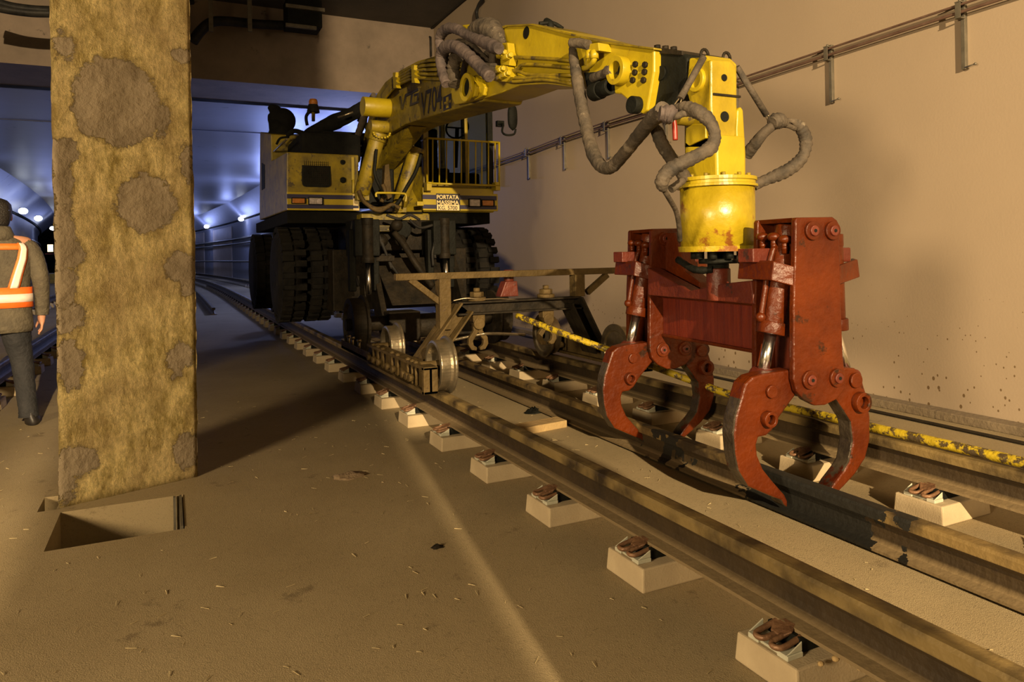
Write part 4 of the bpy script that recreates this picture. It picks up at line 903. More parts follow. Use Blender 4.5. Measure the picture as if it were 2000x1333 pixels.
# I-beam joining the two units
cb=V((2.69,2.35,0))+GNV*.28; ce=V((2.69,2.35,0))+DF; ce.z=0
zt2=.955; zb2=.70
def ibox(u0,u1,z0,z1,name,m,bev=.004,a=cb,b=ce):
    return MB().prism([V((a.x,a.y,z0))+GD*u0,V((a.x,a.y,z0))+GD*u1,V((a.x,a.y,z1))+GD*u1,V((a.x,a.y,z1))+GD*u0],V((b.x-a.x,b.y-a.y,0))).build(name,m,GR,bev)
MRW=mat('brushed_red_web',(.07,.006,.003),(.15,.019,.005),3,.4,0,.3,30,(.03,.005,.003),5,.66,coat=.3)
# vertical brush streaks on the web
mp=MRW.node_tree.nodes.new('ShaderNodeMapping'); mp.inputs['Scale'].default_value=(14,14,.8)
tcn=[n for n in MRW.node_tree.nodes if n.type=='TEX_COORD'][0]; MRW.node_tree.links.new(tcn.outputs['Object'],mp.inputs['Vector'])
for n in MRW.node_tree.nodes:
    if n.type=='TEX_NOISE' and n.inputs['Scale'].default_value in (3.,30.): MRW.node_tree.links.new(mp.outputs[0],n.inputs['Vector'])
ibox(-.072,.05,zb2+.015,zt2-.015,'beam_web',MRW)
ibox(-.085,.085,zt2-.018,zt2,'beam_flange',RED); ibox(-.085,.085,zb2,zb2+.018,'beam_flange',RED)
hub=V((DC.x,DC.y,0))
mb=MB(); mb.cyl((hub.x,hub.y,zt2),(hub.x,hub.y,zD0-.10),.062,n=32); mb.prism([V((hub.x,hub.y,zt2))+GNV*-.32-GD*.04,V((hub.x,hub.y,zt2))+GNV*.62-GD*.04,V((hub.x,hub.y,1.12))+GNV*.62-GD*.04,V((hub.x,hub.y,1.00))+GNV*.2-GD*.04,V((hub.x,hub.y,1.05))+GNV*-.1-GD*.04,V((hub.x,hub.y,1.07))+GNV*-.3-GD*.04],GD*.09)
mb.build('saddle',M['red_dull'],GR,.006)
mb=MB(); fo=V((cb.x,cb.y,0))
for uo,s in ((DF,1),):
    base=V((2.69,2.35,0))+DF
    mb.prism([V((base.x,base.y,zt2))-GD*.05,V((base.x,base.y,1.33))-GD*.05,V((base.x,base.y,1.33))-GD*.05-GNV*.10,V((base.x,base.y,1.10))-GD*.05-GNV*.2,V((base.x,base.y,1.04))-GD*.05-GNV*.34,V((base.x,base.y,zt2))-GD*.05-GNV*.34],GD*.1)
mb.build('gusset_plate',RED,GR,.006)
mb=MB(); mb.tube([V((hub.x-.05,hub.y-.02,1.12)),V((hub.x-.09,hub.y+.08,1.12)),V((hub.x-.06,hub.y+.25,1.17))],.02,10,wob=.2); mb.tube([V((hub.x+.05,hub.y-.1,1.16)),V((hub.x+.1,hub.y-.3,1.17)),V((hub.x+.06,hub.y-.5,1.18))],.014,8); mb.build('grapple_hose',M['black'],GR)
# ============================================================ RAIL TROLLEY
TY=5.05
TR=empty('rail_trolley',(2.41,TY,0),'low brown steel portal trolley on four flanged wheels in front of the excavator','trolley')
def T(x,y,dy=0): return P(x,y,Y=TY+dy)
MU=M['mud']
def ibeam(a,b,w,h,t,name,m,up=V((0,0,1)),parent=TR):
    """I section from a to b (top centre line), depth h hangs below"""
    a=V(a);b=V(b);d=(b-a).normalized(); n=d.cross(V((0,1,0))); n=n if n.z>0 else -n; s=V((0,1,0))
    mb=MB()
    def bar(y0,y1,z0,z1): 
        c=[a+s*y0+n*z0,a+s*y1+n*z0,a+s*y1+n*z1,a+s*y0+n*z1]; mb.prism(c,b-a)
    bar(-w/2,w/2,-t,0); bar(-w/2,w/2,-h,-h+t); bar(-t/2,t/2,-h,0)
    return mb.build(name,m,parent,.003)
pa=T(892,590);pb=T(1126,579); pb.z=pa.z=(pa.z+pb.z)/2
ibeam(pa+V((-.01,0,0)),pb+V((.01,0,0)),.13,.10,.014,'cross_beam',M['dark'])
fa=V((1.64,TY,.40)); fb=V((3.19,TY,.40))
ibeam(fa+V((-.02,0,.05)),pa+V((.0,0,0)),.22,.12,.014,'sloping_leg',MU); ibeam(pb,fb+V((.02,0,.05)),.22,.12,.014,'sloping_leg',M['dark'])
ha=T(771,541);hb=T(1186,530); hz_=(ha.z+hb.z)/2
mb=MB(); mb.box((ha.x,TY-.03,hz_-.025),(3.42,TY+.03,hz_+.025)); mb.build('top_rail',MU,TR,.004)
for x in (866,1128):
    p=T(x,600); q=MB().box((p.x-.045,TY-.05,pa.z-.20 if x==866 else pa.z),(p.x+.045,TY+.05,hz_-.02)).build('post',MU,TR,.005)
def brace(a,b,w=.045):
    pa_,pb_=V(a),V(b); d=(pb_-pa_).normalized(); n=V((-d.z,0,d.x))*w/2
    return MB().prism([pa_+n-V((0,.025,0)),pb_+n-V((0,.025,0)),pb_-n-V((0,.025,0)),pa_-n-V((0,.025,0))],(0,.05,0)).build('brace',MU,TR,.003)
brace(T(800,546),T(858,590)); brace(T(1185,537),T(1146,572))
# bogies on both sides with flanged wheels
for s,xr_ in ((-1,1.66),(1,3.17)):
    xo=xr_+s*.05
    mb=MB(); xa=xr_+s*.115
    for zz in (.30,.46): mb.box((xa-.05,4.50,zz),(xa+.05,6.0,zz+.022))
    mb.box((xa-.012,4.50,.31),(xa+.012,6.0,.47)); mb.box((xa-.05,4.50,.30),(xa+.05,4.54,.48))
    if s<0: mb.box((xa-.06,5.9,.34),(xa+.02,6.95,.37)); mb.box((xa-.06,5.9,.34),(xa-.05,6.95,.42))
    fr=mb.build('bogie_frame',MU,TR,.004)
    for yy in ((4.72,4.80,4.9,5.15,5.3,5.55,5.7,5.85) if s<0 else (4.8,5.7)):
        mb=MB(); mb.cyl((xa-.055,yy,.385),(xa-.085,yy,.385),.028,n=6); mb.cyl((xa-.03,yy,.33),(xa-.03,yy,.50),.011,n=8); mb.cyl((xa-.03,yy,.475),(xa-.03,yy,.495),.02,n=6); mb.build('bolt',MU,fr)
    for yy in (6.35,6.6,6.75) if s<0 else ():
        mb=MB(); mb.cyl((xa-.03,yy,.37),(xa-.03,yy,.47),.012,n=8); mb.cyl((xa-.03,yy,.46),(xa-.03,yy,.48),.022,n=6); mb.build('bolt',M['steel'],fr)
    for yy in (4.67,5.86):
        r=.176; mb=MB()
        # hollow spool: tread over the rail, flange on the inner side
        x_in=xr_-s*.058
        mb.lathe([(0,.05),(0,r*.80),(-.012,r*.86),(-.012,r+.024),(.004,r+.024),(.014,r+.004),(.03,r*.985),(.095,r*.99),(.102,r*.90),(.098,r*.80),(.03,r*.72),(.03,.05)],(x_in,yy,.288+r*.99),(s,0,0),48)
        for f in mb.bm.faces: f.smooth=False
        w=mb.build('trolley_wheel',M['steel'],TR,.003)
        MB().cyl((x_in,yy,.463),(xa+s*.02,yy,.463),.035,n=20).build('axle_stub',MU,w,.003)
# tongs hanging from the cross beam with their bolts above
for x in (932,1067):
    p=T(x,625); zt3=pa.z-.10
    tg=MB().box((p.x-.05,TY-.04,zt3-.06),(p.x+.05,TY+.04,zt3+.01)).cyl((p.x,TY-.05,zt3-.07),(p.x,TY+.05,zt3-.07),.045,n=20).build('rail_tongs',MU,TR,.006)
    for s in (-1,1):
        pts=[(0,.0),(.035,-.03),(.03,-.075),(.062,-.12),(.066,-.165),(.045,-.20),(.012,-.205),(.008,-.185),(.030,-.17),(.035,-.14),(.0,-.085),(-.02,-.04)]
        MB().prism([V((p.x+s*u*1.25,TY-.02,zt3-.04+v*1.15)) for u,v in pts],(0,.04,0)).build('tong_jaw',MU,tg,.005)
    mb=MB(); mb.cyl((p.x,TY,pa.z),(p.x,TY,pa.z+.03),.07,n=24); mb.cyl((p.x,TY,pa.z+.03),(p.x,TY,pa.z+.07),.055,n=6); mb.cyl((p.x,TY,pa.z+.07),(p.x,TY,pa.z+.10),.025,n=12); mb.build('swivel_nut',MU,TR,.006)
p=T(1005,575); mb=MB(); mb.prism([p+V((-.10,.05,-.02)),p+V((.06,.05,-.02)),p+V((.05,.05,.10)),p+V((-.05,.05,.10))],(0,.1,0)); mb.cyl(p+V((0,.1,.1)),p+V((0,.1,.19)),.04,n=16); mb.build('red_socket',M['red_dull'],TR,.006)
mb=MB(); mb.tube([T(885,588,-.02),T(910,583,-.05),T(940,585,-.06),T(975,584,-.04),T(1010,586,-.02)],.006,6); mb.tube([T(870,668,.1),T(930,655),T(960,652),T(1025,654,.3)],.012,6); mb.build('tie_wire',M['steel'],TR)
# ============================================================ yellow bar
MY=mat('flaking_yellow_bar',(.30,.22,.01),(.44,.33,.012),6,.5,0,.3,40,(.055,.038,.016),18,.49)
pts=[P(1010,617,Y=4.98),P(1100,652,Y=4.55),P(1200,688,Y=4.20),P(1310,729,Y=3.80),P(1430,772,Y=3.40)]
x_,y_=3.165,.30
pts+= [V((3.17,2.95,.316)),V((3.17,2.47,.316)),V((3.18,1.8,.316)),V((3.18,.9,.316))]
mb=MB(); mb.tube(pts,.024,8,8); yb_=mb.build('yellow_drawbar',MY)
tag(yb_,'long flaking yellow bar sloping from the trolley down onto the wall side rail','bar')
# ============================================================ wall pipes and brackets
XW=4.94
wp=[(0,2.90),(2,2.872),(3.11,2.86),(4.2,2.847),(6.4,2.82),(7.56,2.82),(8.68,2.803),(9.75,2.765),(10.9,2.74),(12.5,2.72),(13.9,2.70)]
o=MB().tube([(XW,y,z+.022) for y,z in wp],.009,8,3).build('wall_conduit',M['pipe']); tag(o,'upper of two thin brown conduits running along the right wall','conduit')
o=MB().tube([(XW,y,z-.030) for y,z in wp],.012,8,3).build('wall_conduit',M['pipe']); tag(o,'lower and thicker of two brown conduits along the right wall','conduit')
brl={3.11:'long conduit bracket at the upper right corner of the picture',4.21:'conduit bracket on the wall right of the spring rod, second from the right edge',5.31:'conduit bracket hidden behind the yellow arm head',6.41:'conduit bracket below the black arm joint',7.56:'conduit bracket between the hanging arm hose and its shadow',8.66:'conduit bracket left of the hanging arm hose',9.75:'conduit bracket next right of the cab guard',10.85:'conduit bracket beside the edge of the cab guard'}
for i,(y,lab) in enumerate(brl.items()):
    z=2.86-(y-3.1)*.0125
    t=empty('conduit_bracket',(XW,y,z-.42),lab,'bracket','conduit brackets on the right wall')
    MB().box((4.968,y-.014,z-.42),(5.0,y+.014,z+.06)).build('channel',M['galv'],t,.002)
    mb=MB(); mb.box((4.91,y-.018,z-.075),(4.97,y+.018,z-.068)); mb.box((4.91,y-.018,z+.035),(4.97,y+.018,z+.042)); mb.box((4.915,y-.018,z-.075),(4.921,y+.018,z+.042)); mb.cyl((4.94,y,z+.04),(4.94,y,z+.06),.01,n=6); mb.build('pipe_clamp',M['galv'],t)
    mb=MB(); mb.cyl((4.97,y-.01,z-.41),(4.955,y-.085,z-.405),.005,n=6); mb.ball((4.955,y-.09,z-.405),.010,n=8); mb.build('anchor_bolt',M['galv'],t)
# cable hanging beside the wall corner
o=MB().tube([P(948,-6,X=4.9),P(936,8,X=4.9),P(931,25,X=4.9),P(934,42,X=4.9),P(937,55,X=4.9)],.03,8).build('hanging_cable',M['cable']); tag(o,'black cable hanging down the wall above the arm elbow','cable')
o=MB().tube([(4.96,8,5.86),(4.96,11,5.86),P(905,0,X=4.95),P(868,32,X=4.95),P(833,64,X=4.95),P(834,69,X=4.95),P(841,73,Y=13.9),P(842,110,Y=13.9)],.022,6,smooth=False).build('corner_cable',M['cable']); tag(o,'thin dark cable along the ceiling corner, turning down at the beam','cable')
mb=MB(); c=Bn(1075,50,-.1)-V((0,0,.05)); mb.tube([c+V((0,0,-.02)),c+V((0,0,.06)),c+V((0,.06,.10))],.025,8); mb.tube([c+V((-.08,.02,.06)),c+V((.02,0,.07)),c+V((.1,0,.04))],.015,8); mb.build('arm_lug',M['black'],EX)
# ceiling services near the beam
o=MB().tube([P(376,82,Y=13.2),P(392,60,Y=13.2),P(415,43,Y=13.2),P(450,42,Y=13.3),P(500,47,Y=13.4),P(560,50,Y=13.4)],.085,10).build('ceiling_duct',M['cable']); tag(o,'thick black cable bundle curving under the dark ceiling right of the pillar','cable')
o=MB().tube([P(-20,0,Y=12),P(20,12,Y=12),P(60,18,Y=12),P(95,20,Y=12),P(140,20,Y=12),P(260,15,Y=12.6),P(376,2,Y=13)],.06,10).build('ceiling_cable',M['cable']); tag(o,'upper black cable at the top left corner behind the pillar','cable')
o=MB().tube([P(-20,12,Y=12),P(20,20,Y=12),P(60,25,Y=12),P(95,26,Y=12),P(140,26,Y=12)],.06,10).build('ceiling_cable',M['cable']); tag(o,'lower black cable at the top left corner behind the pillar','cable')
for x,lab in ((411,'pale hanger strap nearest the pillar under the dark ceiling'),(487,'second hanger strap from the pillar under the dark ceiling')):
    a=P(x,-10,Y=13.1);b=P(x+3,62,Y=13.1); o=MB().box((a.x-.035,13.08,b.z),(a.x+.035,13.12,5.9)).build('hanger_strap',M['galv']); tag(o,lab,'strap')
t=empty('ceiling_fixture',P(600,50,Y=12.8),'dark box fixture with pale frame edges hanging under the ceiling','fixture')
a=P(562,46,Y=12.8);b=P(640,2,Y=12.8); MB().box((a.x,12.8,a.z),(b.x-.1,13.3,b.z)).build('housing',M['black'],t,.01)
for y in (48,10): p=P(558,y,Y=12.75);q=P(618 if y==48 else 634,y+1,Y=12.75); MB().box((p.x,12.74,p.z-.03),(q.x,12.79,p.z+.03)).build('frame_edge',M['galv'],t)
# ============================================================ tunnel lamps and services
EL=emis('lamp_glow',(.80,.86,1.0),22)
spots=[('R',17.6,3.5),('R',25.,3.5),('R',32.,3.5),('R',45.,3.55),('R',59.,3.68),('L',18.,3.3),('L',27.,3.35),('L',35.5,3.34),('L',41.5,3.35),('L',55,3.4),('R',74,3.6)]
lab={('R',45.):'right one of two glowing lamps on the far curved wall right of the pillar',('R',59.):'left one of two glowing lamps on the far curved wall right of the pillar',('L',35.5):'bright upright tunnel lamp beside the walking person',('L',41.5):'round glowing tunnel lamp between the person and the pillar'}
for sd,y,z in spots:
    x=(4.78 if sd=='R' else -5.98+.75*(y>30))+bend(y); s=1 if sd=='R' else -1
    t=empty('tunnel_lamp',(x,y,z),lab.get((sd,y),'bluish white tunnel lamp high on the %s tunnel wall'%('right' if s>0 else 'left')) ,'lamp','tunnel wall lamps')
    MB().box((x-s*.0-.02,y-.12,z-.06),(x+s*.2+.02 if s>0 else x+.02,y+.12,z+.14) if s>0 else (x+.02,y+.12,z+.14)).build('lamp_body',M['galv'],t,.01)
    MB().ball((x-s*.10,y-.06,z),.17 if y>30 else .12,(1,1,.75)).build('lamp_bulb',EL,t)
    lamp('tunnel_light','POINT',(x-s*.9,y-.5,z-.25),((110 if s>0 else 60) if y>40 else (({17.6:330}).get(y,230) if s>0 else 30)),BLUE,.25)
# long services on the tunnel walls, curving with it
def wallrun(name,x,z,r,m,label,cat,y0=14.2,y1=110): 
    ys=[y0+(y1-y0)*i/30 for i in range(31)]
    o=MB().tube([(x+bend(y),y,z) for y in ys],r,6,1,smooth=False).build(name,m); return tag(o,label,cat)
wallrun('wall_rail',4.72,1.05,.06,M['galv'],'pale handrail pipe along the far curved wall at waist height','handrail')
wallrun('cable_tray',4.85,2.45,.07,M['galv'],'upper cable run along the far curved wall below the lamps','cable tray')
wallrun('cable_tray',4.85,2.15,.06,M['galv'],'lower cable run along the far curved wall below the lamps','cable tray')
wallrun('wall_rail',-5.95,1.05,.06,M['galv'],'pale handrail pipe along the left tunnel wall behind the person','handrail')
wallrun('cable_tray',-6.05,2.5,.07,M['galv'],'cable run along the left tunnel wall behind the person','cable tray')
MBG=mat('lit_wall_beige',(.50,.40,.30),(.62,.50,.38),1.5,.6,0,.1)  # beige slabs paint in the lit areas of the far wall
for i,(y0,y1) in enumerate(((50.5,58),(62,72))):
    mb=MB(); ys=[y0+(y1-y0)*k/6 for k in range(7)]; R=[]
    for y in ys: R.append([mb.bm.verts.new((4.96+bend(y),y,.0)),mb.bm.verts.new((4.96+bend(y),y,3.35)),mb.bm.verts.new((5.0+bend(y),y,3.35)),mb.bm.verts.new((5.0+bend(y),y,0))])
    for a,b in zip(R,R[1:]):
        for k in range(4): mb.face([a[k],a[(k+1)%4],b[(k+1)%4],b[k]])
    mb.face(R[0]);mb.face(R[-1]); struct(mb.build('trim_%d'%(6+i),MBG))
# row of dark bolts along the haunch line on both sides
for i,(x,z) in enumerate(((4.82,3.55),(-6.02,3.55))):
    mb=MB(); sgn=1 if x>0 else -1
    for k in range(150):
        y=14.5+k*.45; mb.box((x-.05+bend(y),y,z-.05),(x+.05+bend(y),y+.2,z+.05))
    struct(mb.build('trim_%d'%(8+i),M['black']))
# far vehicle lights and boxes at the left
o=MB().box(P(88,497,Y=60),P(106,505,Y=60)+V((0,.6,.35))).build('work_wagon',mat('dull_red_paint',(.30,.03,.03),None,rough=.5,bump=0)); tag(o,'small reddish vehicle far down the left track','vehicle')
a=P(92,548,Y=48); o=MB().box((a.x-.4,48,.0),(a.x+.9,50,.55)).build('yellow_crate',M['yellow_dirty']); tag(o,'small yellowish crate beside the left track far off','crate')
t=empty('site_lamp',P(98,483,Y=50),'small warm lit window panel far off beside the pillar','lamp'); a=P(93,492,Y=50);b=P(103,478,Y=50); MB().box((a.x,50,a.z),(b.x,50.1,b.z)).build('lit_panel',emis('warm_window',(1,.75,.35),6),t)
# ============================================================ floor bits
def straw():
    mb=MB()
    for k in range(750):
        y=random.uniform(1.2,6.5); x=random.uniform(-1.6,1.45) if k%3 else random.uniform(1.85,2.45)
        if any(h[0]-.05<x<h[1]+.05 and h[2]-.05<y<h[3]+.05 for h in holes): continue
        if any(abs(y-(2.225+PITCH*j))<.16 for j in range(-2,8)) and x>1.4: continue
        if y>4.05 and y<4.95 and -.6<x<.25: continue
        a=random.uniform(0,math.pi); l=random.uniform(.008,.036); w=.0005+random.random()*.0007
        d=V((math.cos(a),math.sin(a),0)); n=V((-d.y,d.x,0))*w; c=V((x,y,.002))
        p=[c-d*l/2-n,c+d*l/2-n*.5+V((0,0,random.uniform(0,.004))),c+d*l/2+n*.5+V((0,0,random.uniform(0,.004))),c-d*l/2+n]
        mb.prism(p,(0,0,.0012))
    o=mb.build('straw_litter',M['straw']); o['kind']='stuff'; o['label']='pale straw bits scattered over the dusty floor'; o['category']='straw'
straw()
def rag(c,r,seed,m,name,label,cat,h=.02):
    random.seed(seed); mb=MB(); n=14; rings=[]
    for j in range(5):
        f=1-j/5; rings.append([mb.bm.verts.new(V(c)+V((math.cos(2*math.pi*i/n)*r*f*random.uniform(.6,1.25)*1.5,math.sin(2*math.pi*i/n)*r*f*random.uniform(.6,1.2),h*(j/5)*random.uniform(.4,1.5)))) for i in range(n)])
    for a,b in zip(rings,rings[1:]):
        for i in range(n): mb.face([a[i],a[(i+1)%n],b[(i+1)%n],b[i]],True)
    mb.face(rings[-1],True); mb.face(rings[0][::-1]); o=mb.build(name,m); return tag(o,label,cat)
rag(P(683,930,Z=0),.075,3,mat('dusty_rag',(.16,.11,.06),(.26,.19,.11),14,.9,0,.5,60),'dusty_rag','flattened dusty rag on the floor between the pillar and the light streak','rag',.022)
rag(P(1042,806,Z=.0),.06,5,M['black'],'dark_rag','crumpled black scrap lying by the timber under the loose rail','rag',.04)
rag(P(853,1070,Z=0),.022,8,M['dark'],'dirt_lump','small dark lump of dirt left of the light streak','lump',.015)
a=P(985,822,Z=0); mb=MB(); mb.prism([V((2.10,4.30,0)),V((2.49,4.36,0)),V((2.49,4.50,0)),V((2.10,4.44,0))],(0,0,.05)); o=mb.build('timber_packer',M['wood'],bevel=.004); tag(o,'short pale timber lying against the loose rail in the light','timber')
for k,(x,y,r) in enumerate(((1632,1283,.012),(1674,1285,.011),(1690,1292,.008),(1603,1292,.010),(1678,1300,.007),(1522,1197,.008),(1505,1190,.006))):
    o=MB().ball(P(x,y,Z=.02 if k>4 else .10)+V((0,0,0)),r,(1,.8,.7),8).build('stone_crumb',M['wood']); o.location.z=.0 if k>4 else .086; tag(o,'pale stone crumb beside the clip at the bottom right of the rail','stone','stone crumbs beside the near rail')
# ============================================================ PERSON walking away
SK=mat('skin',(.42,.20,.12),(.48,.24,.15),12,.55,bump=.1); JK=mat('olive_jacket_cloth',(.060,.050,.033),(.105,.088,.056),14,.85,0,.5,50)
TRM=mat('dark_trouser_cloth',(.008,.009,.011),(.02,.02,.022),12,.85,0,.5,40); HR=mat('black_hair',(.006,.005,.004),(.02,.015,.012),60,.6,0,.6,120)
OR=mat('orange_vest',(.85,.14,.015),(.92,.18,.02),10,.6,bump=.1); RF=mat('reflective_tape',(.75,.66,.58),(.85,.76,.68),20,.4,bump=.05); SH=mat('black_shoe',(.01,.01,.011),(.025,.022,.02),12,.5)
px0=V((-1.14,6.46,0)); YAW=.20
PE=empty('person',px0,'person in an orange reflective vest walking away at the left edge','person')
Rz=Matrix.Rotation(YAW,3,'Z')
def W(x,y,z): return px0+Rz@V((x,y,z))      # x right, y forward (away), z up
# body: one continuous skinned figure
me=D.meshes.new('body'); bm=bmesh.new(); sk=bm.verts.layers.skin.verify()
J={}
def j(n,x,y,z,r): v=bm.verts.new(W(x,y,z)-px0); v[sk].radius=(r,r); J[n]=v; return v
j('pel',0,0,.92,.13); j('sp',0,.0,1.12,.12); j('ch',0,.0,1.30,.13); j('nk',0,.01,1.42,.055); j('hd0',-.0,.03,1.50,.06); j('hd',-.01,.035,1.575,.088); j('ht',-.01,.02,1.645,.05)
for s,n in ((1,'r'),(-1,'l')):
    j(n+'sh',s*.17,0,1.36,.06); j(n+'el',s*.25,-.03 if s>0 else .05,1.10,.042); j(n+'wr',s*.262,.03 if s>0 else .1,.83,.030); j(n+'pm',s*.262,.045 if s>0 else .12,.77,.030)
    j(n+'hp',s*.09,0,.88,.09); j(n+'kn',s*(.13 if s>0 else .1),(.02 if s>0 else .22),.48,.06); j(n+'an',s*(.165 if s>0 else .1),(-.06 if s>0 else .40),.09,.042); j(n+'to',s*(.175 if s>0 else .1),(.08 if s>0 else .55),.035,.035)
for a,b in (('pel','sp'),('sp','ch'),('ch','nk'),('nk','hd0'),('hd0','hd'),('hd','ht')): bm.edges.new((J[a],J[b]))
for n in 'rl':
    for a,b in (('ch',n+'sh'),(n+'sh',n+'el'),(n+'el',n+'wr'),(n+'wr',n+'pm'),('pel',n+'hp'),(n+'hp',n+'kn'),(n+'kn',n+'an'),(n+'an',n+'to')): bm.edges.new((J[a],J[b]))
    s=1 if n=='r' else -1; yo=.045 if s>0 else .12
    for k in range(4):   # four fingers, curled, of unequal length
        y0=yo-.028+k*.019; L=[.060,.072,.068,.052][k]
        a=j('%sf%da'%(n,k),s*.262,y0,.735,.0088); b=j('%sf%db'%(n,k),s*.258,y0+.002,.735-L*.55,.0082); c=j('%sf%dc'%(n,k),s*.238,y0+.002,.735-L,.0072)
        bm.edges.new((J[n+'pm'],a)); bm.edges.new((a,b)); bm.edges.new((b,c))
    a=j(n+'ta',s*.245,yo+.042,.765,.010); b=j(n+'tb',s*.232,yo+.050,.735,.0085); c=j(n+'tc',s*.222,yo+.048,.712,.0075)
    bm.edges.new((J[n+'wr'],a)) if False else bm.edges.new((J[n+'pm'],a)); bm.edges.new((a,b)); bm.edges.new((b,c))
J['pel'][sk].use_root=True
bm.to_mesh(me); bm.free(); me.materials.append(SK); body=D.objects.new('body',me); COL.objects.link(body); body.parent=PE; body['org']=tuple(px0)
md=body.modifiers.new('skin','SKIN'); md.use_smooth_shade=True; sb=body.modifiers.new('sub','SUBSURF'); sb.levels=2; sb.render_levels=2
# head details
hc=W(-.01,.035,1.575)
mb=MB()
for s in (1,-1): mb.ball(W(-.01+s*.088,.03,1.565),.030,(.35,.7,1.1),10)
mb.build('ears',SK,PE); 
mb=MB(); mb.ball(W(-.01,.125,1.56),.016,(.8,1.2,1.3),8); 
for s in (1,-1): mb.ball(W(-.01+s*.032,.112,1.595),.011,n=8)
mb.build('face',SK,PE)
mb=MB(); mb.loft([(W(-.01,-.005,1.475),.060,.045,YAW),(W(-.01,-.015,1.51),.076,.066,YAW),(W(-.01,-.008,1.56),.090,.090,YAW),(W(-.01,.0,1.61),.097,.106,YAW),(W(-.01,.008,1.655),.090,.100,YAW),(W(-.01,.01,1.685),.066,.075,YAW),(W(-.01,.01,1.70),.03,.035,YAW)],24); mb.build('hair',HR,PE)
# jacket torso and sleeves
TS=[(.70,.20,.125),(.74,.208,.130),(.85,.200,.125),(1.0,.190,.118),(1.12,.195,.118),(1.24,.208,.120),(1.33,.200,.112),(1.385,.150,.095),(1.42,.085,.075)]
mb=MB(); mb.loft([(W(0,0,z),rx,ry,YAW,.85) for z,rx,ry in TS],32)
jk=mb.build('jacket',JK,PE)
mb=MB(); mb.loft([(W(0,-.01,1.385),.105,.095,YAW),(W(0,-.015,1.43),.095,.092,YAW),(W(0,-.012,1.475),.078,.078,YAW),(W(0,-.01,1.49),.070,.070,YAW)],24); mb.build('collar',JK,PE)
for s in (1,-1):
    e=(-.03 if s>0 else .05); w_=(.03 if s>0 else .1)
    mb=MB(); mb.tube([W(s*.135,0,1.345),W(s*.185,-.0,1.315),W(s*.225,-.01,1.22),W(s*.252,e,1.10),W(s*.262,e+.03,.97),W(s*.265,w_,.84),W(s*.265,w_+.003,.815)],.06,18,8,rr=[.065,.072,.066,.058,.052,.046,.044],wob=.03); mb.build('sleeve',JK,PE)
# trousers and shoes
mb=MB(); mb.loft([(W(0,0,.70),.175,.115,YAW),(W(0,0,.80),.180,.118,YAW),(W(0,0,.90),.17,.11,YAW)],28)
mb.tube([W(.088,0,.82),W(.10,.01,.66),W(.13,.02,.48),W(.145,-.01,.30),W(.160,-.05,.12),W(.162,-.055,.06)],.08,18,8,rr=[.098,.094,.074,.066,.062,.066],wob=.03)
mb.tube([W(-.088,0,.82),W(-.095,.10,.66),W(-.1,.22,.48),W(-.1,.30,.30),W(-.1,.385,.14),W(-.1,.39,.08)],.08,18,8,rr=[.098,.094,.074,.066,.060,.064],wob=.03)
mb.build('trousers',TRM,PE)
for sx,yh in ((.168,-.10),(-.1,.34)):
    mb=MB(); mb.loft([(W(sx+(.02 if sx>0 else 0),yh+.115,.0),.048,.145,YAW),(W(sx+(.02 if sx>0 else 0),yh+.115,.03),.052,.150,YAW),(W(sx+.01,yh+.10,.06),.046,.125,YAW),(W(sx,yh+.06,.095),.042,.075,YAW),(W(sx,yh+.05,.12),.044,.055,YAW)],22); mb.build('shoe',SH,PE)
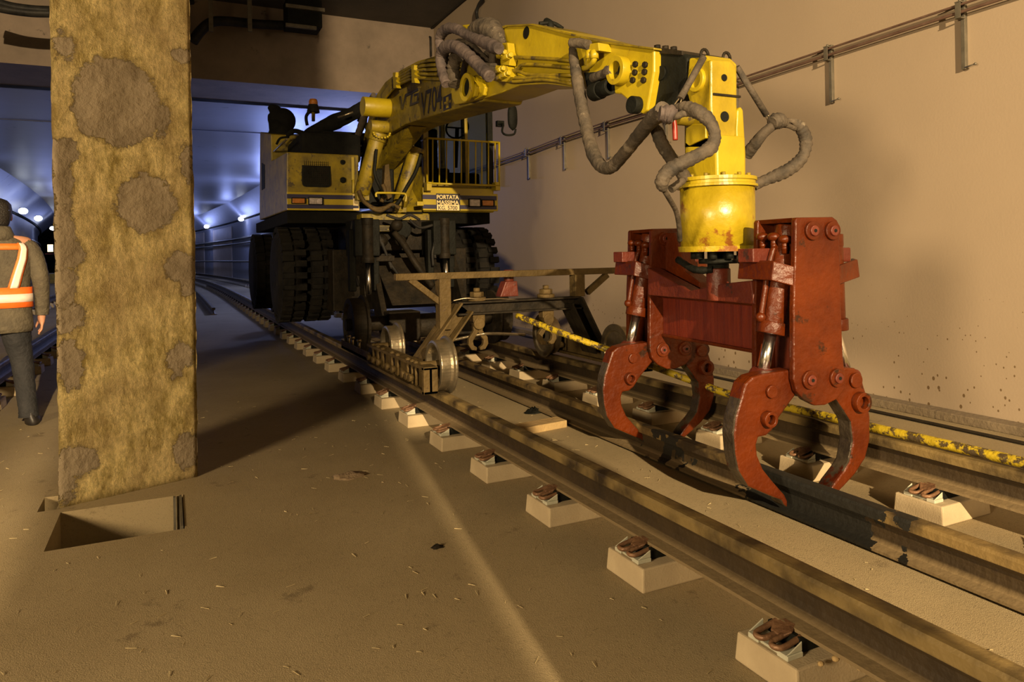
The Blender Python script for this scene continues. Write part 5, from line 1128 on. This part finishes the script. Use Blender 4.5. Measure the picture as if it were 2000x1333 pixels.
# vest: bands laid on the jacket surface
def prof(z):
    for a,b in zip(TS,TS[1:]):
        if a[0]<=z<=b[0]: t=(z-a[0])/(b[0]-a[0]); return a[1]*(1-t)+b[1]*t,a[2]*(1-t)+b[2]*t
    return TS[-1][1:]
def surf(ang,z,off):   # ang 0 = straight back, + toward the right arm
    rx,ry=prof(z); a=-math.pi/2+ang; ca,sa=math.cos(a),math.sin(a); pw=.85
    return W((rx+off)*math.copysign(abs(ca)**pw,ca),(ry+off)*math.copysign(abs(sa)**pw,sa),z)
def patch(name,f,nu,nv,m,off=.012,th=.003):
    mb=MB(); 
    for o_ in (off,): A=[[mb.bm.verts.new(surf(*f(i/nu,k/nv),off)) for i in range(nu+1)] for k in range(nv+1)]; B_=[[mb.bm.verts.new(surf(*f(i/nu,k/nv),off-th)) for i in range(nu+1)] for k in range(nv+1)]
    for k in range(nv):
        for i in range(nu): mb.face([A[k][i],A[k][i+1],A[k+1][i+1],A[k+1][i]],True); mb.face([B_[k][i],B_[k+1][i],B_[k+1][i+1],B_[k][i+1]],True)
    for k in range(nv): mb.face([A[k][0],A[k+1][0],B_[k+1][0],B_[k][0]]); mb.face([A[k][nu],B_[k][nu],B_[k+1][nu],A[k+1][nu]])
    for i in range(nu): mb.face([A[0][i],B_[0][i],B_[0][i+1],A[0][i+1]]); mb.face([A[nv][i],A[nv][i+1],B_[nv][i+1],B_[nv][i]])
    return mb.build(name,m,PE)
full=lambda z0,z1:(lambda u,v:(-math.pi+2*math.pi*u,z0+(z1-z0)*v))
patch('vest_belt',full(.885,1.035),40,2,OR); patch('belt_tape',full(.925,.985),40,1,RF,.0155)
for s in (1,-1):
    def strap(w0,w1,s=s): return lambda u,v:(s*((.36+.42*v)+(w0+(w1-w0)*u)),1.03+.335*v)
    patch('vest_strap',strap(-.20,.20),4,14,OR,.0125); patch('strap_tape',strap(-.13,.13),4,14,RF,.016)
patch('vest_yoke',lambda u,v:(-.75+1.5*u,1.315+.045*v),16,2,OR,.011)

MSEAM=mat('ceiling_seam',(.05,.055,.07),(.09,.095,.12),3,.7,0,.1)
for i,(y,w) in enumerate(((17.5,.06),(19.6,.04))): struct(MB().box((-5.1,y,4.468),(3.9,y+w,4.482)).build('trim_%d'%(10+i),MSEAM))
# steel angle on the right side of the near floor pit
o=MB().box((.028,3.60,-.20),(.040,4.08,.006)).box((.0,4.06,-.20),(.012,4.085,.004)).build('pit_frame',M['galv']); tag(o,'thin steel angle lining the right side of the floor pit','frame')
